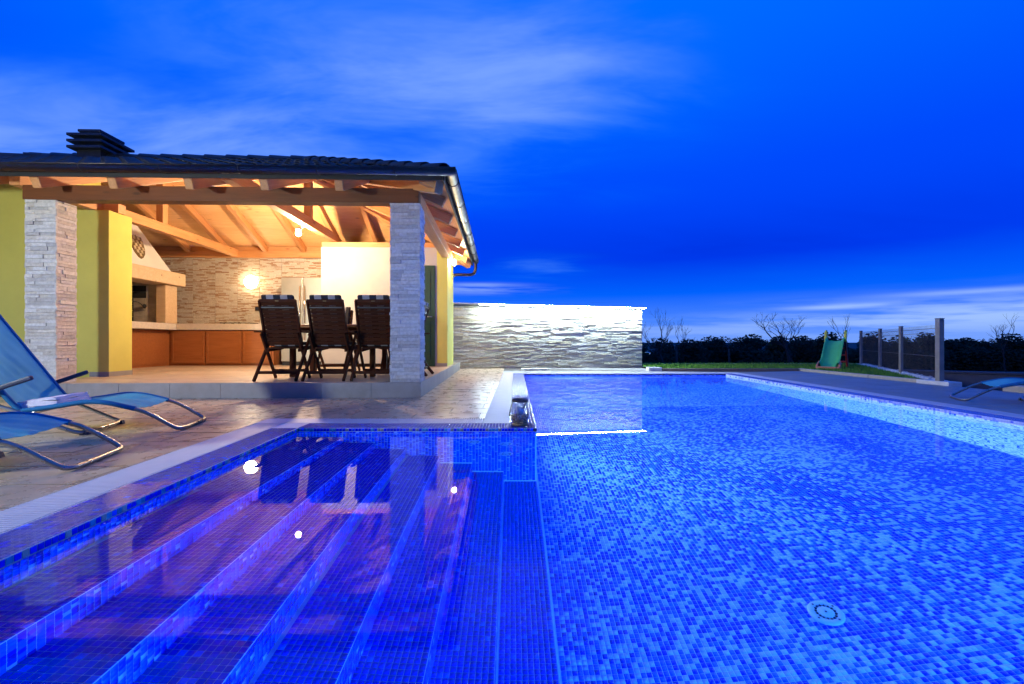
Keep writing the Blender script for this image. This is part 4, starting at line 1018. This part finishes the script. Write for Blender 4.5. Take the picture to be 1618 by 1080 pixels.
MB().hexa([(0, -.011, -.014), (WL - 1.03, -.011, -.014 + sl * (WL - 1.03)), (WL - 1.03, -.007, -.014 + sl * (WL - 1.03)), (0, -.007, -.014), (0, -.011, .003), (WL - 1.03, -.011, .003 + sl * (WL - 1.03)), (WL - 1.03, -.007, .003 + sl * (WL - 1.03)), (0, -.007, .003)]).build('rail', steel, ls)
tpw = empty('garden_tap', Matrix.Translation((3.62, 12.36, .42)), 'small garden tap on the end of the lit stone wall', 'tap')
MB().tube([(0, 0, 0), (.08, 0, 0), (.12, 0, -.01), (.13, 0, -.06)], .012, 8, smooth=1).build('spout', chrome, tpw, True); MB().bar((.05, -.03, .04), (.05, .03, .04), .012, .012).build('handle', chrome, tpw); MB().bar((.05, 0, 0), (.05, 0, .04), .01, .01, up=(0, 1, 0)).build('stem', chrome, tpw)
vb = empty('valve_cover', Matrix.Translation((.55, 11.4, 0)), 'flat white hatch cover on the deck before the stone wall', 'hatch')
MB().box(-.32, .32, -.12, .12, 0, .035).build('lid', whitec, vb, bevel=.006); MB().box(-.06, .06, -.01, .01, .0355, .045).build('handle', steel, vb)

# ------------------------------------------------------------------ lantern on the pool rim
ln = empty('jar_lantern', T(.066, 3.845, -.0005, R(10)), 'glass jar lantern with pebbles and a candle on the pool corner', 'lantern')
prof = [(0, 0), (.052, 0), (.056, .006), (.075, .035), (.088, .075), (.086, .10), (.075, .14), (.062, .185), (.06, .205), (.069, .225), (.071, .238)]
inner = [(r_ - .004, z_ + (.006 if z_ < .01 else 0)) for r_, z_ in prof[::-1] if r_ > .01] + [(0, .006)]
MB().lathe(prof, n=32).build('jar', thin_glass('jar_glass', (.93, .97, .97)), ln, True)
pb = MB()
for i in range(300):
    a = rnd.uniform(0, 6.28); z_ = rnd.uniform(.012, .088); rm = np.interp(z_, [0, .006, .035, .075, .1], [.045, .05, .068, .082, .080]) - .006; r_ = rm * math.sqrt(rnd.uniform(.35, 1)); s = rnd.uniform(.006, .010)
    pb.lathe([(0, -s * .8), (s, -s * .2), (s * .8, s * .5), (0, s * .8)], (r_ * math.cos(a), r_ * math.sin(a), z_), 6)
tag(pb.build('pebbles', leafy('pebble_brown', (.22, .13, .08), (.45, .33, .22)), ln, True), kind='stuff')
MB().lathe([(0, .09), (.028, .09), (.032, .15), (.029, .15), (.025, .14), (0, .14)], n=20).build('candle_cup', plain('candle_glass', (.35, .36, .45), .3), ln, True)
MB().lathe([(.064, .196), (.068, .198), (.068, .216), (.065, .218)], n=32).build('neck_band', plain('leather', (.035, .018, .012), .6), ln, True)
MB().tube([(-.066, -.02, .205), (-.085, -.05, .15), (-.098, -.055, .10), (-.092, -.045, .085)], .006, 8, smooth=2).build('handle_strap', MATS['leather'], ln, True)
MB().tube([(.05, -.045, .205), (.02, -.078, .165), (.012, -.080, .15)], .006, 8, smooth=2).build('handle_strap', MATS['leather'], ln, True)
MB().lathe([(0, .0), (.064, 0), (.066, .012), (.058, .02), (.054, .012)], n=32).build('foot_ring', plain('lantern_brass', (.30, .22, .12), .45, .6), ln, True)

# ------------------------------------------------------------------ loungers
def make_lounger():
    t = empty('sun_lounger', Matrix()); r_ = .0145; hw = .275
    side = [(.03, .03), (.20, .15), (.30, .19), (.545, .262), (.78, .225), (1.0, .195)]
    def pt(s_, y, z): return (s_, y, z)
    path = [pt(s_, -hw, z) for s_, z in side[::-1]] + [pt(.0, -hw + .03, .018), pt(-.012, -hw + .09, .0155), pt(-.012, hw - .09, .0155), pt(.0, hw - .03, .018)] + [pt(s_, hw, z) for s_, z in side]
    MB().tube(path, r_, 10, smooth=3).build('frame', tube_m, t, True)
    back = [(.98, .19), (1.06, .27), (1.18, .45), (1.32, .66), (1.44, .84), (1.50, .93)]
    MB().tube([pt(s_, -hw, z) for s_, z in back] + [pt(1.53, -hw + .06, .975), pt(1.53, hw - .06, .975)] + [pt(s_, hw, z) for s_, z in back[::-1]], r_, 10, smooth=3).build('back_frame', tube_m, t, True)
    MB().tube([(1.28, -.29, .30), (1.0, -.29, .20), (.70, -.285, .04), (.62, -.26, .016), (.62, .26, .016), (.70, .285, .04), (1.0, .29, .20), (1.28, .29, .30)], r_, 10, smooth=2).build('leg', tube_m, t, True)
    MB().tube([(.95, -.262, .19), (1.25, -.262, .12), (1.50, -.262, .03), (1.56, -.23, .016), (1.56, .23, .016), (1.50, .262, .03), (1.25, .262, .12), (.95, .262, .19)], r_, 10, smooth=2).build('leg', tube_m, t, True)
    for s_ in (-1, 1):
        MB().hexa([(.60, s_ * .23 - .02, .0), (.66, s_ * .23 - .02, .0), (.66, s_ * .23 + .02, 0), (.60, s_ * .23 + .02, 0), (.61, s_ * .23 - .018, .03), (.65, s_ * .23 - .018, .03), (.65, s_ * .23 + .018, .03), (.61, s_ * .23 + .018, .03)]).build('foot', bluep, t)
        MB().bar((1.34, s_ * .315, .275), (.90, s_ * .315, .445), .028, .034).build('armrest', bluep, t, bevel=.010)
        MB().bar((1.30, s_ * .30, .29), (1.22, s_ * .29, .50), .012, .025).build('arm_link', bluep, t)
        MB().lathe([(0, -.02), (.03, -.02), (.03, .02), (0, .02)], n=14).build('hinge', bluep, t, True, Matrix.Translation((1.28, s_ * .295, .29)) @ Matrix.Rotation(R(90), 4, 'X'))
    def cloth(prof_, name):
        P = [Vector((a, 0, b)) for a, b in prof_]
        for _ in range(3):
            Q = [P[0]]
            for a, b in zip(P[:-1], P[1:]): Q += [a.lerp(b, .25), a.lerp(b, .75)]
            P = Q + [P[-1]]
        NY_ = 22; mb = MB(); N = len(P); rr = random.Random(len(name))
        ph = [rr.uniform(0, 6) for _ in range(6)]
        for lay_ in (0, 1):
            for i, p in enumerate(P):
                tn = (P[min(i + 1, N - 1)] - P[max(i - 1, 0)]).normalized(); nn_ = Vector((-tn.z, 0, tn.x))
                for j in range(NY_ + 1):
                    v = j / NY_ * 2 - 1; sag = -(1 - v * v) * .022
                    wr = .004 * math.sin(9 * v + ph[0] + i * .35) * math.sin(i * .5 + ph[1]) + .003 * math.sin(17 * v - i * .6 + ph[2])
                    q = p + nn_ * (sag + wr * (1 - v * v) + .010 - lay_ * .003); mb.v.append((q.x, v * hw * .985, q.z))
        S_ = N * (NY_ + 1)
        for i in range(N - 1):
            for j in range(NY_):
                a = i * (NY_ + 1) + j; b = a + NY_ + 1
                mb.f += [(a, a + 1, b + 1, b), (S_ + a + 1, S_ + a, S_ + b, S_ + b + 1)]; mb.m += [0, 0]
        for i in range(N - 1):
            for j in (0, NY_): a = i * (NY_ + 1) + j; b = a + NY_ + 1; mb.f.append((a, b, S_ + b, S_ + a)); mb.m.append(0)
        for j in range(NY_):
            for i in (0, N - 1): a = i * (NY_ + 1) + j; mb.f.append((a, a + 1, S_ + a + 1, S_ + a)); mb.m.append(0)
        o = mb.build(name, textile, t, True)
        for s_ in (-1, 1): MB().tube([(p.x, s_ * hw, p.z) for p in P], .0185, 10).build('hem', hem, o, True)
    cloth([(.29, .188), (.545, .265), (.78, .225), (1.0, .197)], 'seat_cloth')
    cloth([(1.0, .205), (1.06, .275), (1.18, .455), (1.32, .665), (1.44, .845), (1.52, .965)], 'back_cloth')
    return t
lg = make_lounger()
def LT(x, y, hx, hy): return T(x, y, 0, math.atan2(hy, hx))
LO = [(-2.68, 3.83, -.965, -.262, 'blue sling sun lounger nearest the pavilion step, back raised'), (-2.455, 2.70, -.965, -.262, 'blue sling sun lounger closest to the pool steps, only its foot end showing'), (5.46, 5.58, .866, -.5, 'blue sling sun lounger alone on the far side of the pool')]
lo_objs = []
for i, (x, y, hx, hy, l) in enumerate(LO):
    o = lg if i == 0 else copy_tree(lg); o.matrix_basis = LT(x, y, hx, hy); tag(o, l, 'sun lounger', 'blue sun loungers by the pool'); lo_objs.append(o)
def towel(M, l):
    t = empty('folded_towel', M, l, 'towel', 'folded towels on the loungers')
    mb = MB(); layers = []
    for k in range(4):
        n = 8; zb = k * .017; i0 = len(mb.v)
        for zz_ in (zb, zb + .0165):
            for i in range(n + 1):
                for j in range(n + 1):
                    u, v = i / n * 2 - 1, j / n * 2 - 1; rr = .006 * math.sin(3 * u + k) + .004 * math.cos(5 * v + k * 2)
                    mb.v.append((u * (.14 - .004 * k), v * (.20 - .006 * k), zz_ + rr))
        m = (n + 1) ** 2
        for i in range(n):
            for j in range(n): a = i0 + i * (n + 1) + j; b = a + n + 1; mb.f += [(a, a + 1, b + 1, b), (m + a, m + b, m + b + 1, m + a + 1)]; mb.m += [0, 0]
        for i in range(n):
            for (a, b) in ((i0 + i, i0 + i + 1), (i0 + n * (n + 1) + i, i0 + n * (n + 1) + i + 1), (i0 + i * (n + 1), i0 + (i + 1) * (n + 1)), (i0 + i * (n + 1) + n, i0 + (i + 1) * (n + 1) + n)): mb.f.append((a, b, m + b, m + a)); mb.m.append(0)
    mb.build('cloth', towelm, t, True, bevel=.004)
for i, l in ((0, 'folded pale towel on the lounger nearest the pavilion'), (1, 'folded pale towel on the lounger closest to the pool steps')):
    towel(lo_objs[i].matrix_basis @ Matrix.Translation((.93, .05, .205)) @ Matrix.Rotation(R(6), 4, 'Y'), l)

# ------------------------------------------------------------------ slide, fence, hedges, trees
sld = empty('garden_slide', T(8.0, 11.32, LZ, R(-45)), 'green plastic toddler slide with yellow handles and orange foot', 'slide')
prof_s = [(-.62 + .0, .05), (-.50, .07), (-.36, .16), (-.12, .40), (.10, .62), (.22, .68)]
mb = MB(); hw = .20
sec = [(-1, .10), (-.93, .12), (-.82, .09), (-.72, .015), (0, 0), (.72, .015), (.82, .09), (.93, .12), (1, .10)]
for th_ in (0, -.02):
    for y, z_ in prof_s:
        for u, dz in sec: mb.v.append((u * hw, y, z_ + dz + th_))
ns = len(sec); N = len(prof_s); m = ns * N
for i in range(N - 1):
    for j in range(ns - 1): a = i * ns + j; b = a + ns; mb.f += [(a, a + 1, b + 1, b), (m + a + 1, m + a, m + b, m + b + 1)]; mb.m += [0, 0]
    for j in (0, ns - 1): a = i * ns + j; b = a + ns; mb.f.append((a, b, m + b, m + a)); mb.m.append(0)
mb.build('chute', plasticg, sld, True)
MB().hexa([(-.25, -.70, 0), (.25, -.70, 0), (.23, -.48, 0), (-.23, -.48, 0), (-.24, -.69, .07), (.24, -.69, .07), (.22, -.50, .06), (-.22, -.50, .06)]).build('foot', plastico, sld, bevel=.015)
for s in (-1, 1):
    MB().hexa([(s * .225 - .025, -.68, .0), (s * .225 + .025, -.68, 0), (s * .215 + .02, -.44, 0), (s * .215 - .02, -.44, 0), (s * .225 - .02, -.66, .11), (s * .225 + .02, -.66, .11), (s * .21 + .02, -.46, .20), (s * .21 - .02, -.46, .20)]).build('foot_cheek', plastico, sld, bevel=.012)
    MB().tube([(s * .20, .20, .66), (s * .205, .21, .80), (s * .205, .24, .92), (s * .205, .30, .935)], lambda t_: .036 - .010 * t_, 10, smooth=1).build('handle', plasticy, sld, True)
    MB().hexa([(s * .21 - .022, .42, 0), (s * .21 + .022, .42, 0), (s * .21 + .022, .52, 0), (s * .21 - .022, .52, 0), (s * .20 - .02, .20, .70), (s * .20 + .02, .20, .70), (s * .20 + .02, .28, .70), (s * .20 - .02, .28, .70)]).build('ladder_side', plasticr, sld, bevel=.008)
for k in range(3): MB().box(-.19, .19, .40 - k * .055, .48 - k * .055, .14 + k * .17, .175 + k * .17).build('rung', plasticr, sld, bevel=.006)
# wire fence
fc = empty('wire_fence', Matrix.Translation((7.0, 7.45, .06)), 'welded wire mesh fence with square posts along the footing', 'fence')
FPt = [(0, 0), (1.11, 2.04), (2.06, 3.75), (3.2, 5.85)]
FH = .93
for i, (x, y) in enumerate(FPt):
    s = .040 if i == 0 else .027; MB().box(x - s, x + s, y - s, y + s, 0, FH + (.09 if i == 0 else .03)).build('post', plain('fence_post_paint', (.22, .195, .16), .7, var=.15) if i == 0 else MATS['fence_post_paint'], fc, bevel=.004)
    MB().box(x - s - .003, x + s + .003, y - s - .003, y + s + .003, FH + (.0905 if i == 0 else .0305), FH + (.10 if i == 0 else .04)).build('post_cap', MATS['fence_post_paint'], fc)
wire = plain('wire_coating', (.10, .085, .07), .6)
for i in range(3):
    a = Vector((*FPt[i], 0)); b = Vector((*FPt[i + 1], 0)); d = b - a; L = d.length; k = int(L / .065)
    pn = empty('mesh_panel', Matrix()); pn.parent = fc
    wv = MB()
    for q in range(1, k):
        p = a + d * (q / k); fold = .02; nrm = Vector((d.y, -d.x, 0)).normalized()
        wv.tube([p + Vector((0, 0, .02)), p + Vector((0, 0, FH - .14)), p + nrm * fold + Vector((0, 0, FH - .10)), p + Vector((0, 0, FH - .06)), p + Vector((0, 0, FH))], .0022, 5)
    tag(wv.build('wires', wire, pn), kind='stuff')
    for z_ in (.04, .40, FH - .14, FH - .06): MB().tube([a + Vector((0, 0, z_)), b + Vector((0, 0, z_))], .004, 6).build('rail_wire', wire, pn)
# old wooden posts on the field edge
for i, (x, y, h, l) in enumerate(((5.35, 14.8, 1.0, 'thin wooden post in front of the dark hedge near the stone wall'), (7.2, 15.1, .9, 'thin wooden post in front of the dark hedge midway to the slide'))):
    o = empty('field_post', T(x, y, -.42), l, 'post', 'wooden posts along the field'); MB().tube([(0, 0, 0), (.01, 0, h * .5), (0, .01, h)], lambda t_: .035 - .006 * t_, 8).build('stake', bark, o, True)
    MB().tube([(-.0, -.036, h * .75), (.0, -.036, h * .8)], .006, 5).build('staple', wire, o)
# hedge shrubs: many small leaf faces on branching stems
def shrub(name, x, y, wx, wy, h, n, l, seed, base=-.42):
    r = random.Random(seed); o = empty(name, T(x, y, base), l, 'shrub', 'dark shrubs along the field edge'); st = MB(); mb = MB(); H = h - base
    lobes = [(r.uniform(-.8, .8) * wx, r.uniform(-.6, .6) * wy, r.uniform(.35, .82) * H, r.uniform(.22, .42)) for _ in range(14)]
    for lx, ly, lz, lr in lobes: st.tube([(lx * .3, ly * .3, 0), (lx * .6, ly * .6, lz * .5), (lx, ly, lz)], lambda t_: .035 * (1 - t_ * .8), 5)
    for i in range(60):
        lx, ly, lz, lr = r.choice(lobes); a = r.uniform(0, 6.28); q = Vector((lx + math.cos(a) * lr * wx * .5, ly, lz + lr * H * r.uniform(.1, .5))); st.tube([(lx, ly, lz), q.lerp(Vector((lx, ly, lz)), .5) + Vector((r.uniform(-.05, .05), 0, .05)), q + Vector((0, 0, r.uniform(.0, .14)))], .006, 4)
    for i in range(n):
        if i % 5 < 2:
            c = Vector((r.uniform(-1, 1) * wx, r.uniform(-1, 1) * wy, r.uniform(0, .55) * H))
        else:
            lx, ly, lz, lr = r.choice(lobes); dv_ = Vector((r.gauss(0, 1), r.gauss(0, 1), r.gauss(0, 1))).normalized() * (r.random() ** .4) * lr
            c = Vector((lx + dv_.x * wx * .8, ly + dv_.y * wy, max(.02, lz + dv_.z * H * .62)))
        c.z = min(c.z, H * (1 + r.uniform(-.05, .03)))
        a = Vector((r.gauss(0, 1), r.gauss(0, 1), r.gauss(0, .7))).normalized() * r.uniform(.04, .085); b = a.orthogonal().normalized() * r.uniform(.02, .042)
        i0 = len(mb.v); mb.v += [tuple(c - a), tuple(c + b), tuple(c + a), tuple(c - b)]; mb.f.append((i0, i0 + 1, i0 + 2, i0 + 3)); mb.m.append(0)
    st.build('stems', bark, o); mb.build('foliage', leafd, o)
names = ['beside the stone wall', 'under the thin bare tree', 'left of the spreading bare tree', 'below the spreading bare tree', 'behind the slide', 'between slide and fence', 'behind the first fence panel', 'behind the middle fence panel', 'behind the tall fence post', 'right of the tall fence post', 'beyond the lounger', 'at the far right edge']
px_list = [(1040, 17.5, .83), (1100, 18.5, 1.05), (1160, 19, .95), (1225, 18, 1.02), (1300, 18.5, .95), (1355, 17, 1.12), (1410, 17.5, 1.1), (1470, 18, .98), (1530, 18.5, .92), (1590, 18, 1.05), (1660, 18, 1.0), (1740, 18, .95)]
for i, (px, yy, h) in enumerate(px_list):
    x = (px - 809) / 719 * yy; shrub('hedge_shrub', x, yy, 1.7, .8, h, 7000, 'dark leafy shrub ' + names[i], 40 + i)
for i, px in enumerate(range(-700, 1016, 95)):
    pass
# bare trees
def bare_tree(x, y, h, spread, depth, l, seed, base=-.42, trunk=.05, lean=0):
    r = random.Random(seed); o = empty('bare_tree', T(x, y, base), l, 'tree', 'leafless small trees in the field'); tr = MB(); br = MB()
    def grow(p, d, L, rad, k, mb):
        n = 3; pts = [p]
        for i in range(n):
            d = (d + Vector((r.gauss(0, .18), r.gauss(0, .18), r.gauss(.05, .10)))).normalized(); p = p + d * L / n; pts.append(p)
        mb.tube(pts, lambda t_: rad * (1 - .45 * t_), 5 if k < 2 else 4, caps=False)
        if k >= depth: return
        for q in range(r.choice((2, 3, 3))):
            a = r.uniform(0, 6.28); s = spread * r.uniform(.5, 1.1); e_ = Vector((math.cos(a), math.sin(a) * .8, r.uniform(-.1, .5))) * s
            grow(pts[r.choice((2, 3, 3))] if q else pts[-1], (d + e_).normalized(), L * r.uniform(.58, .82), rad * .55, k + 1, br)
    grow(Vector((0, 0, 0)), Vector((lean, 0, 1)), h * .38, trunk, 0, tr)
    tr.build('trunk', bark, o, True); br.build('crown', bark, o, True)
bt_ = lambda px, yy: (px - 809) / 719 * yy
bare_tree(bt_(1250, 16.5), 16.5, 2.3, 1.0, 5, 'spreading leafless tree behind the lawn, left of the slide', 11, trunk=.06)
bare_tree(bt_(1262, 17), 17.2, 2.2, 1.1, 5, 'second leafless tree close behind the spreading one', 12, trunk=.05)
bare_tree(bt_(1052, 16), 16, 2.0, .55, 5, 'thin leafless tree close to the lit stone wall', 13, trunk=.035)
bare_tree(bt_(1080, 17), 17, 1.9, .5, 4, 'small leafless sapling just right of the thin tree by the wall', 14, trunk=.03)
bare_tree(bt_(1322, 16), 16, 2.0, .5, 4, 'leafless sapling showing between the slide handles', 15, trunk=.03, lean=.2)
bare_tree(bt_(1590, 16), 16, 2.0, .5, 4, 'leafless sapling beyond the lounger at the far right', 16, trunk=.03)
# low dark retaining wall right of the fence
rw = empty('garden_wall', T(10.5, 10.2, -.42, R(-35)), 'dark low garden wall beyond the right lounger', 'wall'); MB().box(-1.9, 3.2, 0, .25, 0, .40).build('body', plain('dark_render', (.10, .10, .11), .9, bmp=.5), rw); MB().box(-1.93, 3.23, -.03, .28, .4005, .45).build('cap', plain('dark_cap', (.07, .07, .08), .8), rw, bevel=.006)

# ------------------------------------------------------------------ terrace lamp behind the photographer
tl = empty('terrace_lamp', T(-5.6, .8, -.001), 'black post lamp with a glowing globe on the deck beside the loungers', 'lamp')
MB().lathe([(.10, 0), (.10, .03), (.03, .06), (.026, 1.45), (.05, 1.48), (.05, 1.50), (0, 1.50)], n=16).build('post', black, tl, True); MB().lathe([(0, 1.49), (.07, 1.51), (.115, 1.58), (.12, 1.63), (.09, 1.71), (0, 1.75)], n=24).build('globe', terr_m, tl, True)

# ------------------------------------------------------------------ house block added behind the camera to cut the blue sky light
vl = empty('sky_block', T(-4.0, -7.2, -.012), 'unseen cream house block added to shut out blue sky light', 'sky blocker')
vm = stucco('sky_block_render', (.42, .39, .33)); MB().box(-11, 11, -8, 0, 0, 6.2).build('wall', vm, vl)
MB().hexa([(-11.6, -8.6, 6.201), (11.6, -8.6, 6.201), (11.6, .7, 6.201), (-11.6, .7, 6.201), (-7.5, -4.2, 8.0), (7.5, -4.2, 8.0), (7.5, -3.8, 8.0), (-7.5, -3.8, 8.0)]).build('roof', rooft, vl)
wg = plain('dark_glazing', (.02, .025, .035), .12, var=.02)
for zz0 in (.0, 3.2):
    for k in range(5):
        x = -9 + k * 4.5; wnd = MB().box(x - .8, x + .8, .001, .05, zz0 + (.9 if zz0 else .02), zz0 + 2.2).build('window', whitec, vl, bevel=.005)
        for s_ in (-1, 1): MB().box(x + s_ * .39 - .34, x + s_ * .39 + .34, .0505, .056, zz0 + (.98 if zz0 else .10), zz0 + 2.12).build('pane', wg, wnd)
